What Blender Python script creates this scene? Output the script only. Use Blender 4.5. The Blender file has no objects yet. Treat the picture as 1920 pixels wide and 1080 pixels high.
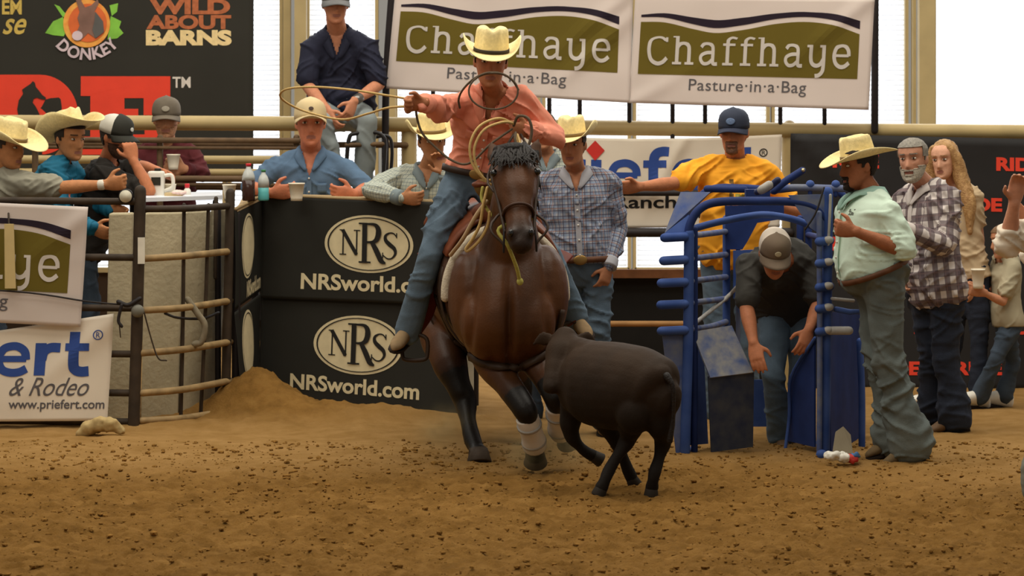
import bpy, bmesh, math, random
import numpy as np
from mathutils import Vector, Matrix

# ------------------------------------------------------------------ camera, world, lights, exposure
SC = bpy.context.scene
COL = SC.collection
F, HC, YH = 5500.0, 1.95, 200.0          # focal length in pixels (1920 wide), camera height, horizon row

cam_data = bpy.data.cameras.new('camera')
cam = bpy.data.objects.new('camera', cam_data); COL.objects.link(cam)
cam.location = (0, 0, HC); cam.rotation_euler = (math.pi/2, 0, 0)
cam_data.sensor_width = 36.0; cam_data.lens = F/1920*36.0
cam_data.shift_y = -(540-YH)/1920.0
cam_data.clip_start = 0.5; cam_data.clip_end = 200
cam_data.dof.use_dof = True; cam_data.dof.focus_distance = 15.9; cam_data.dof.aperture_fstop = 5.6
SC.camera = cam

world = bpy.data.worlds.new('arena_air'); SC.world = world; world.use_nodes = True
bg = world.node_tree.nodes['Background']
bg.inputs[0].default_value = (1.0, 0.93, 0.80, 1); bg.inputs[1].default_value = 0.23

def area_light(name, loc, target, size, size_y, power, color=(1, .94, .82)):
    l = bpy.data.lights.new(name, 'AREA'); l.shape = 'RECTANGLE'; l.size = size; l.size_y = size_y
    l.energy = power; l.color = color
    o = bpy.data.objects.new(name, l); COL.objects.link(o); o.location = loc
    o.rotation_euler = (Vector(target)-Vector(loc)).to_track_quat('-Z', 'Y').to_euler()
    return o
area_light('skylight_row', (0, 16.5, 9.5), (0, 17, 0), 14, 6, 980)
area_light('arena_lamp_row', (-4, 9, 9.0), (-.5, 17, .8), 8, 3, 250, (1, .92, .78))
area_light('daylight_from_windows', (0, 23.2, 4.6), (0, 15, 1.0), 12, 3.4, 260, (1, 1, .98))

SC.view_settings.view_transform = 'Standard'; SC.view_settings.look = 'None'
SC.view_settings.exposure = 0.28; SC.view_settings.gamma = 1.0; SC.view_settings.use_curve_mapping = False

# ------------------------------------------------------------------ helpers
def P(px, py, d):
    return Vector(((px-960)/F*d, d, HC-(py-YH)/F*d))
def G(px, py):
    return P(px, py, F*HC/(py-YH))
def V(*a): return Vector(a)
def rnd(seed): return random.Random(seed)

def hash3(ix, iy, iz, seed=0):
    n = (ix.astype(np.int64)*374761393 + iy.astype(np.int64)*668265263 + iz.astype(np.int64)*2147483647 + seed*144665) & 0x7fffffff
    n = ((n ^ (n >> 13))*1274126177) & 0x7fffffff
    n = ((n ^ (n >> 15))*1103515245) & 0x7fffffff
    return ((n ^ (n >> 16)) & 0xffff)/65535.0
def vnoise(p, seed=0):                      # value noise in -1..1 for an N x 3 array
    p = np.asarray(p, float); i = np.floor(p).astype(np.int64); f = p-i; f = f*f*(3-2*f)
    r = 0
    for dx in (0, 1):
        for dy in (0, 1):
            for dz in (0, 1):
                w = (f[:, 0] if dx else 1-f[:, 0])*(f[:, 1] if dy else 1-f[:, 1])*(f[:, 2] if dz else 1-f[:, 2])
                r = r+w*hash3(i[:, 0]+dx, i[:, 1]+dy, i[:, 2]+dz, seed)
    return r*2-1
def fbm(p, oct=4, seed=0):
    p = np.asarray(p, float); r = 0; a = 1.0; t = 0
    for k in range(oct):
        r = r+a*vnoise(p*(2**k), seed+k*17); t += a; a *= .5
    return r/t

# ---- materials
MATS = {}
def srgb(c):
    f = lambda u: u/12.92 if u <= .04045 else ((u+.055)/1.055)**2.4
    return tuple(f(x/255.0) for x in c)+(1,)
def mat(name, rgb, rough=.8, var=.12, scale=8, bump=.0, bscale=60, spec=.3, metal=0, rgb2=None, coat=0, detail=3):
    """procedural surface: base colour in photographic 0-255 sRGB, broken up by noise"""
    if name in MATS: return MATS[name]
    m = bpy.data.materials.new(name); m.use_nodes = True; nt = m.node_tree; n = nt.nodes
    b = n['Principled BSDF']; b.inputs['Roughness'].default_value = rough; b.inputs['Metallic'].default_value = metal
    b.inputs['Specular IOR Level'].default_value = spec
    if coat: b.inputs['Coat Weight'].default_value = coat
    tc = n.new('ShaderNodeTexCoord')
    nz = n.new('ShaderNodeTexNoise'); nz.inputs['Scale'].default_value = scale; nz.inputs['Detail'].default_value = detail
    nt.links.new(tc.outputs['Object'], nz.inputs['Vector'])
    mx = n.new('ShaderNodeMix'); mx.data_type = 'RGBA'
    c = srgb(rgb)
    if rgb2 is None:
        a1 = tuple(min(1, x*(1-var)) for x in c[:3])+(1,); a2 = tuple(min(1, x*(1+var)) for x in c[:3])+(1,)
    else: a1, a2 = c, srgb(rgb2)
    mr = n.new('ShaderNodeMapRange'); mr.inputs['From Min'].default_value = .3; mr.inputs['From Max'].default_value = .7
    nt.links.new(nz.outputs['Fac'], mr.inputs['Value']); nt.links.new(mr.outputs[0], mx.inputs[0])
    mx.inputs[6].default_value = a1; mx.inputs[7].default_value = a2
    nt.links.new(mx.outputs[2], b.inputs['Base Color'])
    if bump:
        bz = n.new('ShaderNodeTexNoise'); bz.inputs['Scale'].default_value = bscale; bz.inputs['Detail'].default_value = 3
        nt.links.new(tc.outputs['Object'], bz.inputs['Vector'])
        bp = n.new('ShaderNodeBump'); bp.inputs['Strength'].default_value = bump; bp.inputs['Distance'].default_value = .01
        nt.links.new(bz.outputs['Fac'], bp.inputs['Height']); nt.links.new(bp.outputs[0], b.inputs['Normal'])
    MATS[name] = m; return m
def emit(name, rgb, strength):
    m = bpy.data.materials.new(name); m.use_nodes = True; nt = m.node_tree; nt.nodes.clear()
    e = nt.nodes.new('ShaderNodeEmission'); e.inputs[0].default_value = srgb(rgb); e.inputs[1].default_value = strength
    o = nt.nodes.new('ShaderNodeOutputMaterial'); nt.links.new(e.outputs[0], o.inputs[0]); return m
def cloth_banner(name, rgb, trans=.25):     # printed vinyl: a little daylight passes through
    m = bpy.data.materials.new(name); m.use_nodes = True; nt = m.node_tree; n = nt.nodes; n.clear()
    d = n.new('ShaderNodeBsdfDiffuse'); t = n.new('ShaderNodeBsdfTranslucent'); x = n.new('ShaderNodeMixShader'); o = n.new('ShaderNodeOutputMaterial')
    d.inputs[0].default_value = srgb(rgb); t.inputs[0].default_value = srgb(rgb); x.inputs[0].default_value = trans
    nt.links.new(d.outputs[0], x.inputs[1]); nt.links.new(t.outputs[0], x.inputs[2]); nt.links.new(x.outputs[0], o.inputs[0]); return m
def plaid(name, base, lines, rough=.85):
    """lines: list of (axis 0 across / 1 along, period, width, offset, rgb, strength); reads the garment's own 'cloth' coordinates"""
    m = bpy.data.materials.new(name); m.use_nodes = True; nt = m.node_tree; n = nt.nodes; b = n['Principled BSDF']
    b.inputs['Roughness'].default_value = rough; b.inputs['Specular IOR Level'].default_value = .2
    at = n.new('ShaderNodeAttribute'); at.attribute_name = 'cloth'
    sp = n.new('ShaderNodeSeparateXYZ'); nt.links.new(at.outputs['Vector'], sp.inputs[0])
    rg = n.new('ShaderNodeRGB'); rg.outputs[0].default_value = srgb(base); cur = rg.outputs[0]
    for ax, per, wid, off, rgb, st in lines:
        a = n.new('ShaderNodeMath'); a.operation = 'ADD'; a.inputs[1].default_value = off+100*per; nt.links.new(sp.outputs[ax], a.inputs[0])
        md = n.new('ShaderNodeMath'); md.operation = 'MODULO'; md.inputs[1].default_value = per; nt.links.new(a.outputs[0], md.inputs[0])
        lt = n.new('ShaderNodeMath'); lt.operation = 'LESS_THAN'; lt.inputs[1].default_value = wid; nt.links.new(md.outputs[0], lt.inputs[0])
        mu = n.new('ShaderNodeMath'); mu.operation = 'MULTIPLY'; mu.inputs[1].default_value = st; nt.links.new(lt.outputs[0], mu.inputs[0])
        mx = n.new('ShaderNodeMix'); mx.data_type = 'RGBA'; nt.links.new(mu.outputs[0], mx.inputs[0]); nt.links.new(cur, mx.inputs[6])
        mx.inputs[7].default_value = srgb(rgb); cur = mx.outputs[2]
    nt.links.new(cur, b.inputs['Base Color']); MATS[name] = m; return m

# ---- objects
def tag(o, label=None, cat=None, group=None, kind=None):
    if label: o['label'] = label
    if cat: o['category'] = cat
    if group: o['group'] = group
    if kind: o['kind'] = kind
    return o
def thing(name, label, cat, loc=(0, 0, 0), group=None):
    o = bpy.data.objects.new(name, None); COL.objects.link(o); o.location = loc; o.empty_display_size = .1
    return tag(o, label, cat, group)
def wloc(o):
    v = Vector(o.location)
    while o.parent: o = o.parent; v += Vector(o.location)
    return v
def obj(name, verts, faces, m, parent=None, origin=None, smooth=True, mi=None, label=None):
    """one mesh object; verts are in world space and are stored relative to the parent (or to origin)"""
    org = wloc(parent) if parent else Vector(origin if origin is not None else (0, 0, 0))
    va = np.asarray(verts, float)-np.array(org)
    me = bpy.data.meshes.new(name); me.from_pydata(va.tolist() if len(va) else [], [], [list(map(int, f)) for f in faces])
    for x in (m if isinstance(m, (list, tuple)) else [m]): me.materials.append(x)
    if mi is not None: me.polygons.foreach_set('material_index', np.asarray(mi, np.int32))
    if smooth: me.polygons.foreach_set('use_smooth', [True]*len(me.polygons))
    me.update()
    o = bpy.data.objects.new(name, me); COL.objects.link(o)
    if parent: o.parent = parent
    else: o.location = org
    if label: o['label'] = label
    return o
def struct(name, verts, faces, m, smooth=False):
    o = obj(name, verts, faces, m, smooth=smooth); o['kind'] = 'structure'; return o

class B:
    """collects closed shapes"""
    def __init__(s): s.v = []; s.f = []
    def add(s, v, f):
        k = len(s.v); s.v += [tuple(x) for x in v]; s.f += [tuple(int(i)+k for i in q) for q in f]; return s
    def loft(s, rings, caps=True, close=False):
        n = len(rings[0]); v = [p for r in rings for p in r]; f = []
        for i in range(len(rings)-1 + (1 if close else 0)):
            a = i*n; b = ((i+1) % len(rings))*n
            for j in range(n): f.append((a+j, a+(j+1) % n, b+(j+1) % n, b+j))
        if caps and not close:
            f.append(tuple(range(n))[::-1]); f.append(tuple((len(rings)-1)*n+j for j in range(n)))
        return s.add(v, f)
    def ell(s, c, r, R=None, nu=20, nv=12):
        c = Vector(c); R = R or Matrix.Identity(3); v = []; f = []
        for i in range(nv+1):
            th = math.pi*i/nv; th = min(max(th, .02), math.pi-.02)
            for j in range(nu):
                ph = 2*math.pi*j/nu
                v.append(c+R @ Vector((r[0]*math.sin(th)*math.cos(ph), r[1]*math.sin(th)*math.sin(ph), r[2]*math.cos(th))))
        for i in range(nv):
            for j in range(nu): f.append((i*nu+j, (i+1)*nu+j, (i+1)*nu+(j+1) % nu, i*nu+(j+1) % nu))
        f.append(tuple(range(nu))); f.append(tuple(nv*nu+j for j in range(nu))[::-1])
        return s.add(v, f)
    def tube(s, pts, rad, n=14, sub=6, ref=None, round_ends=True, flat=1.0, spline=True):
        """smooth tapering tube through pts; rad: numbers or (side, ref-direction) pairs"""
        pts = [Vector(p) for p in pts]
        rad = [rad]*len(pts) if not isinstance(rad, (list, tuple)) else list(rad)
        R2 = np.array([(r, r*flat) if not isinstance(r, (list, tuple)) else r for r in rad], float)
        q = []; rr = []
        if spline and len(pts) > 2:
            A = [2*pts[0]-pts[1]]+pts+[2*pts[-1]-pts[-2]]
            for i in range(len(pts)-1):
                for k in range(sub):
                    t = k/sub; p0, p1, p2, p3 = A[i:i+4]
                    q.append(.5*((2*p1)+(p2-p0)*t+(2*p0-5*p1+4*p2-p3)*t*t+(3*p1-p0-3*p2+p3)*t**3))
                    u = t*t*(3-2*t); rr.append(R2[i]*(1-u)+R2[i+1]*u)
        else:
            for i in range(len(pts)-1):
                for k in range(max(1, sub//2)):
                    t = k/max(1, sub//2); q.append(pts[i].lerp(pts[i+1], t)); rr.append(R2[i]*(1-t)+R2[i+1]*t)
        q.append(pts[-1]); rr.append(R2[-1])
        if round_ends:
            d0 = (q[0]-q[1]).normalized(); d1 = (q[-1]-q[-2]).normalized(); r0, r1 = rr[0], rr[-1]; m0, m1 = min(r0), min(r1)
            pre = [(q[0]+d0*m0*math.sin(a), r0*max(math.cos(a), .05)) for a in (1.5, 1.05, .55)]
            post = [(q[-1]+d1*m1*math.sin(a), r1*max(math.cos(a), .05)) for a in (.55, 1.05, 1.5)]
            q = [p for p, _ in pre]+q+[p for p, _ in post]; rr = [r for _, r in pre]+rr+[r for _, r in post]
        rings = []
        u = None
        for i in range(len(q)):
            t = (q[min(i+1, len(q)-1)]-q[max(i-1, 0)]).normalized()
            if ref is not None: u = Vector(ref)-t*t.dot(Vector(ref))
            elif u is None: u = (Vector((0, 0, 1)) if abs(t.z) < .9 else Vector((1, 0, 0))); u = u-t*t.dot(u)
            else: u = u-t*t.dot(u)
            if u.length < 1e-6: u = t.orthogonal()
            u.normalize(); w = t.cross(u)
            rings.append([q[i]+w*rr[i][0]*math.cos(a)+u*rr[i][1]*math.sin(a) for a in (2*math.pi*j/n for j in range(n))])
        return s.loft(rings)
    def box(s, c, h, R=None):
        c = Vector(c); R = R or Matrix.Identity(3)
        v = [c+R @ Vector((x*h[0], y*h[1], z*h[2])) for x in (-1, 1) for y in (-1, 1) for z in (-1, 1)]
        return s.add(v, [(0, 1, 3, 2), (4, 6, 7, 5), (0, 4, 5, 1), (2, 3, 7, 6), (0, 2, 6, 4), (1, 5, 7, 3)])
    def slab(s, poly, thick):
        """planar polygon of world points given depth along its normal"""
        poly = [Vector(p) for p in poly]; n = len(poly)
        nm = (poly[1]-poly[0]).cross(poly[2]-poly[0]).normalized()*thick
        s.add(poly+[p+nm for p in poly], [tuple(range(n))[::-1], tuple(range(n, 2*n))]+[(i, (i+1) % n, n+(i+1) % n, n+i) for i in range(n)]); return s
    def out(s, name, m, parent=None, smooth=True, **k): return obj(name, s.v, s.f, m, parent, smooth=smooth, **k)
    def remesh(s, voxel=.008, smooth=3, fac=.5):
        me = bpy.data.meshes.new('tmp'); me.from_pydata(s.v, [], s.f); me.update()
        bm = bmesh.new(); bm.from_mesh(me); bmesh.ops.recalc_face_normals(bm, faces=bm.faces); bm.to_mesh(me); bm.free()
        o = bpy.data.objects.new('tmp', me); COL.objects.link(o)
        md = o.modifiers.new('r', 'REMESH'); md.mode = 'VOXEL'; md.voxel_size = voxel
        if smooth:
            sm = o.modifiers.new('s', 'SMOOTH'); sm.factor = fac; sm.iterations = smooth
        dg = bpy.context.evaluated_depsgraph_get(); ev = o.evaluated_get(dg); m2 = ev.to_mesh()
        nv = len(m2.vertices); va = np.zeros(nv*3); m2.vertices.foreach_get('co', va); va = va.reshape(-1, 3).copy()
        na = np.zeros(nv*3); m2.vertices.foreach_get('normal', na); na = na.reshape(-1, 3).copy()
        npoly = len(m2.polygons); ls = np.zeros(npoly, np.int32); lt = np.zeros(npoly, np.int32)
        m2.polygons.foreach_get('loop_start', ls); m2.polygons.foreach_get('loop_total', lt)
        vi = np.zeros(len(m2.loops), np.int32); m2.loops.foreach_get('vertex_index', vi)
        if (lt == 4).all(): fa = vi.reshape(-1, 4)
        else: fa = [vi[a:a+b] for a, b in zip(ls, lt)]
        ev.to_mesh_clear(); bpy.data.objects.remove(o); bpy.data.meshes.remove(me)
        return va, na, fa
def fast_obj(name, va, fa, m, parent, mi=None, attr=None, label=None):
    """numpy quads -> mesh object under parent"""
    org = np.array(wloc(parent)) if parent else np.zeros(3)
    va = va-org; fa = np.asarray(fa, np.int32)
    me = bpy.data.meshes.new(name); me.vertices.add(len(va)); me.vertices.foreach_set('co', va.ravel())
    k = fa.shape[1]; me.loops.add(fa.size); me.polygons.add(len(fa))
    me.polygons.foreach_set('loop_start', np.arange(len(fa), dtype=np.int32)*k)
    me.loops.foreach_set('vertex_index', fa.ravel())
    for x in (m if isinstance(m, (list, tuple)) else [m]): me.materials.append(x)
    if mi is not None: me.polygons.foreach_set('material_index', np.asarray(mi, np.int32))
    me.polygons.foreach_set('use_smooth', np.ones(len(fa), bool))
    me.update(calc_edges=True)
    if attr is not None:
        a = me.attributes.new('cloth', 'FLOAT_VECTOR', 'POINT'); a.data.foreach_set('vector', np.asarray(attr, float).ravel())
    o = bpy.data.objects.new(name, me); COL.objects.link(o)
    if parent: o.parent = parent
    if label: o['label'] = label
    return o
def keep_faces(va, fa, mask, *arr):
    """drop faces, then unused vertices"""
    fa = np.asarray(fa)[mask]; used = np.unique(fa); re = np.full(len(va), -1); re[used] = np.arange(len(used))
    return (va[used], re[fa])+tuple(a[used] for a in arr)
def pipe(name, pts, r, m, parent=None, n=12, sub=6, **k):
    b = B().tube(pts, r, n=n, sub=sub); return b.out(name, m, parent, **k)
# ------------------------------------------------------------------ figures
def smooth_interp(x, xs, ys):
    xs = np.asarray(xs, float); ys = np.asarray(ys, float)
    m = np.gradient(ys, xs); i = np.clip(np.searchsorted(xs, x)-1, 0, len(xs)-2)
    h = xs[i+1]-xs[i]; t = np.clip((x-xs[i])/h, 0, 1)
    return (2*t**3-3*t**2+1)*ys[i]+(t**3-2*t**2+t)*h*m[i]+(-2*t**3+3*t**2)*ys[i+1]+(t**3-t**2)*h*m[i+1]
HZ = [-.118, -.112, -.098, -.075, -.05, -.02, .01, .035, .06, .085, .104, .114, .117]
HF = [.062, .078, .088, .090, .090, .089, .088, .092, .090, .075, .046, .020, .004]
HB = [.030, .012, -.005, -.03, -.062, -.083, -.094, -.098, -.096, -.083, -.057, -.032, -.01]
HW = [.010, .024, .041, .053, .060, .066, .071, .0745, .0745, .064, .043, .022, .006]
def head_grid(nu=80, nv=60, jaw=1.0):
    s = np.linspace(-1, 1, nv); z = np.sign(s)*(1-(1-np.abs(s))**1.35)*.1175
    f = smooth_interp(z, HZ, HF); b = smooth_interp(z, HZ, HB); w = np.maximum(smooth_interp(z, HZ, HW), .004)
    w = w*np.where(z < 0, 1+(jaw-1)*np.clip(-z/.06, 0, 1), 1)
    a = np.linspace(0, 2*math.pi, nu, endpoint=False)
    ca, sa = np.cos(a), np.sin(a)
    X = w[:, None]*np.sign(ca)*np.abs(ca)**.88
    Y = ((f+b)/2)[:, None]+((f-b)/2)[:, None]*np.sign(sa)*np.abs(sa)**.92
    Z = np.repeat(z[:, None], nu, 1)
    fr = np.clip(sa, 0, 1)[None, :]**.5*np.ones_like(X)
    def g(cx, cz, sx, sz): return np.exp(-((X-cx)/sx)**2-((Z-cz)/sz)**2)*fr
    nose = np.interp(Z, [-.05, -.044, -.034, -.02, .0, .02, .036], [0, .012, .027, .023, .015, .008, .002])
    sig = np.interp(Z, [-.045, -.03, .03], [.017, .0145, .0095])
    Y = Y+nose*np.exp(-(X/sig)**2)*fr
    for sx in (-1, 1):
        Y = Y-.016*g(sx*.032, .012, .017, .013)+.006*g(sx*.028, .037, .025, .008)+.006*g(sx*.044, -.014, .02, .017)
        Y = Y-.003*g(sx*.03, -.045, .012, .02)
    Y = Y+.0065*g(0, -.056, .020, .005)+.0065*g(0, -.071, .018, .006)-.004*g(0, -.0635, .022, .0028)-.004*g(0, -.083, .02, .006)+.008*g(0, -.102, .018, .011)
    v = np.stack([X, Y, Z], -1).reshape(-1, 3); F_ = []
    for i in range(nv-1):
        for j in range(nu): F_.append((i*nu+j, i*nu+(j+1) % nu, (i+1)*nu+(j+1) % nu, (i+1)*nu+j))
    return v, F_, nu, nv
HEADV, HEADF, HNU, HNV = head_grid()
def head_matrix(c, yaw, pitch, roll):
    y, p, r = (math.radians(q) for q in (yaw, pitch, roll))
    fwd = Vector((math.sin(y)*math.cos(p), -math.cos(y)*math.cos(p), -math.sin(p)))
    right = fwd.cross(Vector((0, 0, 1))).normalized(); up = right.cross(fwd)
    R = Matrix.Rotation(r, 3, fwd); right = R @ right; up = R @ up
    return Vector(c), Matrix((right, fwd, up)).transposed()
def xf(c, R, s, v):
    return (np.asarray(v)*s) @ np.array(R).T+np.array(c)
def head_shell(keep, off, c, R, s, jitter=0, seed=1):
    """patch of skin lifted off the head, for hair, beard and brows"""
    v = HEADV.copy(); ctr = np.array([0, -.005, 0]); d = v-ctr; d /= np.linalg.norm(d, axis=1)[:, None]
    o = off(v) if callable(off) else off
    if jitter: o = o+jitter*fbm(v*60, 3, seed)
    v2 = v+d*np.asarray(o)[..., None] if np.ndim(o) else v+d*o
    fa = np.array(HEADF); m = keep(v[fa].mean(1))
    va, fb = keep_faces(v2, fa, m); vi, _ = keep_faces(v-d*.004, fa, m); n = len(va)
    from collections import Counter
    ed = Counter()
    for f in fb:
        for a, b in zip(f, np.roll(f, -1)): ed[(min(a, b), max(a, b))] += 1
    rim = [(a, b, b+n, a+n) for f in fb for a, b in zip(f, np.roll(f, -1)) if ed[(min(a, b), max(a, b))] == 1]
    return xf(c, R, s, np.vstack([va, vi])), [tuple(f) for f in fb]+rim

def add_hand(b, W, tip, thumb, side, curl=.35, size=1.0, spread=.12, thumb_in=.3):
    W = Vector(W); D = (Vector(tip)-W).normalized(); T = Vector(thumb); T = (T-D*T.dot(D)).normalized()
    N = T.cross(D) if side == 'r' else D.cross(T)
    k = size
    rings = []
    for t, w, h in ((-.02, .027, .021), (.0, .029, .020), (.03, .038, .0185), (.06, .043, .0165), (.088, .042, .0135), (.096, .036, .009)):
        c = W+D*t*k
        rings.append([c+T*w*k*math.cos(a)+N*h*k*math.sin(a) for a in (2*math.pi*j/16 for j in range(16))])
    b.loft(rings)
    for i, (o, L) in enumerate(((.031, .074), (.0105, .083), (-.0105, .077), (-.031, .060))):
        base = W+D*.085*k+T*o*k; d = (D+T*o*spread*12).normalized(); pts = [base-d*.012*k, base]; cu = curl*(1+.12*i)
        ang = 0; p = base
        for sg, fr in enumerate((.43, .33, .24)):
            ang += cu*(1.25 if sg else .9); q = d*math.cos(ang)+N*math.sin(ang); p = p+q*L*fr*k; pts.append(p)
        b.tube(pts, [.0098*k, .0096*k, .0090*k, .0082*k, .0068*k], n=10, sub=3)
    tb = W+D*.028*k+T*.030*k+N*.004*k; d1 = (D*.62+T*.75+N*thumb_in).normalized(); d2 = (D*.88+T*.25+N*(thumb_in+.25)).normalized()
    b.tube([tb-d1*.02*k, tb+d1*.018*k, tb+d1*.042*k, tb+d1*.042*k+d2*.032*k], [.0135*k, .0125*k, .0112*k, .0082*k], n=10, sub=3)

LV = [-.16, -.06, .06, .22, .40, .58, .74, .87, .95, 1.0]
TW = [.095, .155, .168, .158, .158, .168, .176, .165, .110, .066]
TD = [.075, .108, .112, .106, .108, .118, .122, .104, .078, .064]
TO = [.0, -.005, .0, .008, .012, .014, .014, .006, -.004, .0]
class Fig:
    def __init__(s, label, D, J, look=(0, 0, 0), hs=1.0, build=1.0, belly=0.0, group=None, cat='person', limb=1.0, sw=1.0):
        s.J = {k: P(v[0], v[1], D+v[2]) for k, v in J.items()}
        J = s.J; s.build = build; s.belly = belly; s.limb = limb; s.hs = hs; s.sw = sw
        base = J.get('base') or Vector((J['pel'].x, J['pel'].y, min([J[k].z for k in ('al', 'ar') if k in J]+[J['pel'].z-.1])-.08))
        s.root = thing('person', label, cat, base, group)
        s.hc, s.hR = head_matrix(J['head'], *look)
        s.lat0 = (J['pr']-J['pl']).normalized() if 'pr' in J else (J['sr']-J['sl']).normalized()
        s.lat1 = (J['sr']-J['sl']).normalized()
        if 'pr' not in J:
            J['pr'] = J['pel']+s.lat0*.09-Vector((0, 0, .04)); J['pl'] = J['pel']-s.lat0*.09-Vector((0, 0, .04))
        s.mid = J.get('mid') or (J['pel']+J['nb'])/2
        up = (J['nb']-s.mid).normalized(); s.up1 = up; s.fwd1 = up.cross(s.lat1).normalized(); s.lat1 = s.fwd1.cross(up).normalized()
    def fr(s, t):
        """torso frame at height t (0 hip line, 1 base of the neck)"""
        J = s.J; a, m, c = J['pel'], s.mid, J['nb']
        b1 = 2*m-.5*a-.5*c
        p = a*(1-t)**2+b1*2*t*(1-t)+c*t*t; d = (b1-a)*2*(1-t)+(c-b1)*2*t
        if t < 0: p = a+(b1-a)*2*t; d = b1-a
        d.normalize(); u = min(max(t, 0), 1); lat = (s.lat0*(1-u)+s.lat1*u); lat = (lat-d*lat.dot(d)).normalized()
        return p, lat, d.cross(lat).normalized(), d
    def sec(s, t):
        w = float(smooth_interp(np.array([t]), LV, TW)[0])*s.build; d = float(smooth_interp(np.array([t]), LV, TD)[0])*s.build
        if t > .55: w *= 1+(s.sw-1)
        be = s.belly*math.exp(-((t-.22)/.26)**2)
        return w+be*.35, d+be*.5, float(np.interp(t, LV, TO))+be*.5
    def torso(s, b, t0=-.16, t1=1.0, inf=0.0, n=28, steps=14, infb=None):
        R = []
        for i in range(steps+1):
            t = t0+(t1-t0)*i/steps; p, la, fw, d = s.fr(t); w, dp, o = s.sec(t)
            k = inf if infb is None else infb+(inf-infb)*min(1, i/steps*2.2)
            R.append([p+la*(w+k)*math.copysign(abs(math.cos(a))**.85, math.cos(a))+fw*(o+(dp+k)*math.sin(a)) for a in (2*math.pi*j/n for j in range(n))])
        b.loft(R)
    def arm(s, b, q, inf=0.0, upto=1.0, wristr=None, sh=True):
        J = s.J; S, E, W = J['s'+q], J['e'+q], J['w'+q]; k = s.limb
        r = [.056*k+inf, .050*k+inf, .042*k+inf, .044*k+inf, .029*k+inf*.7]
        if sh:
            b.ell(S-s.up1*.008, (.060*k+inf,)*3)
            b.tube([J['nb']-s.up1*.03, S*.55+J['nb']*.45+s.up1*.004, S-s.up1*.008], [.050+inf, .048+inf, .050*k+inf], n=14, sub=4)
            b.tube([s.fr(.72)[0]+(S-s.fr(.72)[0])*.5, S], [.078*s.build**.5+inf, .056*k+inf], n=14, sub=4)
        if upto <= .5:
            m = S.lerp(E, min(1, upto*2)); rr = [.058*k+inf, .055*k+inf*1.1, .052*k+inf*1.25]
            b.tube([S, S.lerp(m, .5), m], rr, sub=4); return m
        b.tube([S, S.lerp(E, .5), E], r[:3], sub=4)
        W2 = E.lerp(W, (upto-.5)*2)
        b.tube([E, E.lerp(W2, .3), W2], [r[2], r[3], (wristr or r[4])+inf*.2], sub=4)
        return W2
    def leg(s, b, q, inf=0.0, hem=None, upto=1.0):
        J = s.J; H, K, A = J['p'+q], J['k'+q], J['a'+q]; k = s.limb
        b.tube([H, H.lerp(K, .45), K], [.088*s.build+inf, .076*k+inf, .057*k+inf], sub=5)
        A2 = K.lerp(A, upto)
        b.tube([K, K.lerp(A2, .32), A2], [.057*k+inf, .056*k+inf, (hem or .040*k)+inf], sub=5)
    def body(s, skin, lip=(150, 95, 80), voxel=.0062, hands=None, ears=True, legs=True, jaw=1.0, neck=.055, arms=(1, 1)):
        J = s.J; b = B(); hv = xf(s.hc, s.hR, s.hs, HEADV); b.add(hv, HEADF+[tuple(range(HNU))[::-1], tuple((HNV-1)*HNU+j for j in range(HNU))])
        L = lambda x, y, z: s.hc+s.hR @ (Vector((x, y, z))*s.hs)
        b.tube([J['nb']-s.up1*.06, J['nb'], L(0, -.02, -.075), L(0, -.015, -.02)], [neck*1.3, neck*1.05, neck, neck*.9], sub=4)
        for e in (-1, 1):
            b.ell(L(e*.073, -.012, -.004), (.010, .018, .031), s.hR @ Matrix.Rotation(e*.35, 3, 'Z'), 14, 10)
        s.torso(b, inf=-.006)
        for i, q in enumerate('rl'):
            if arms[i]: s.arm(b, q)
            if legs: s.leg(b, q)
        for q, (tip, th, cu) in (hands or {}).items():
            tp = J['w'+q]+Vector(tip)*.18 if True else tip
            add_hand(b, J['w'+q], tp, th, q, cu, size=1.03*s.hs**.8)
        va, na, fa = b.remesh(voxel, 2, .5)
        loc = (va-np.array(s.hc)) @ np.array(s.hR)/s.hs; fc = loc[fa].mean(1)
        mi = np.zeros(len(fa), int)
        mi[(np.abs(fc[:, 0]) < .023) & (np.abs(fc[:, 2]+.0635) < .0105*(1-.4*(fc[:, 0]/.023)**2)) & (fc[:, 1] > .06)] = 1
        sk = mat('skin_%d_%d_%d' % skin, skin, .62, .10, 30, .15, 120, .3)
        lp = mat('lip_%d_%d_%d' % lip, lip, .5, .08, 40)
        o = fast_obj('body', va, fa, [sk, lp], s.root, mi)
        ew = mat('eye_white', (205, 195, 180), .3, .03); ir = mat('iris_dark', (45, 32, 24), .2, .05)
        for e in (-1, 1):
            eb = B().ell((0, 0, 0), (.0135, .0105, .0062), None, 16, 10); v = np.array(eb.v); v = v+np.array([e*.032, .0775, .012])
            mi2 = [1 if (np.mean([abs(v[i][0]-e*.032) for i in f]) < .0052 and np.mean([v[i][1] for i in f]) > .0775) else 0 for f in eb.f]
            obj('eye', xf(s.hc, s.hR, s.hs, v), eb.f, [ew, ir], s.root, mi=mi2)
        return o
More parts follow.
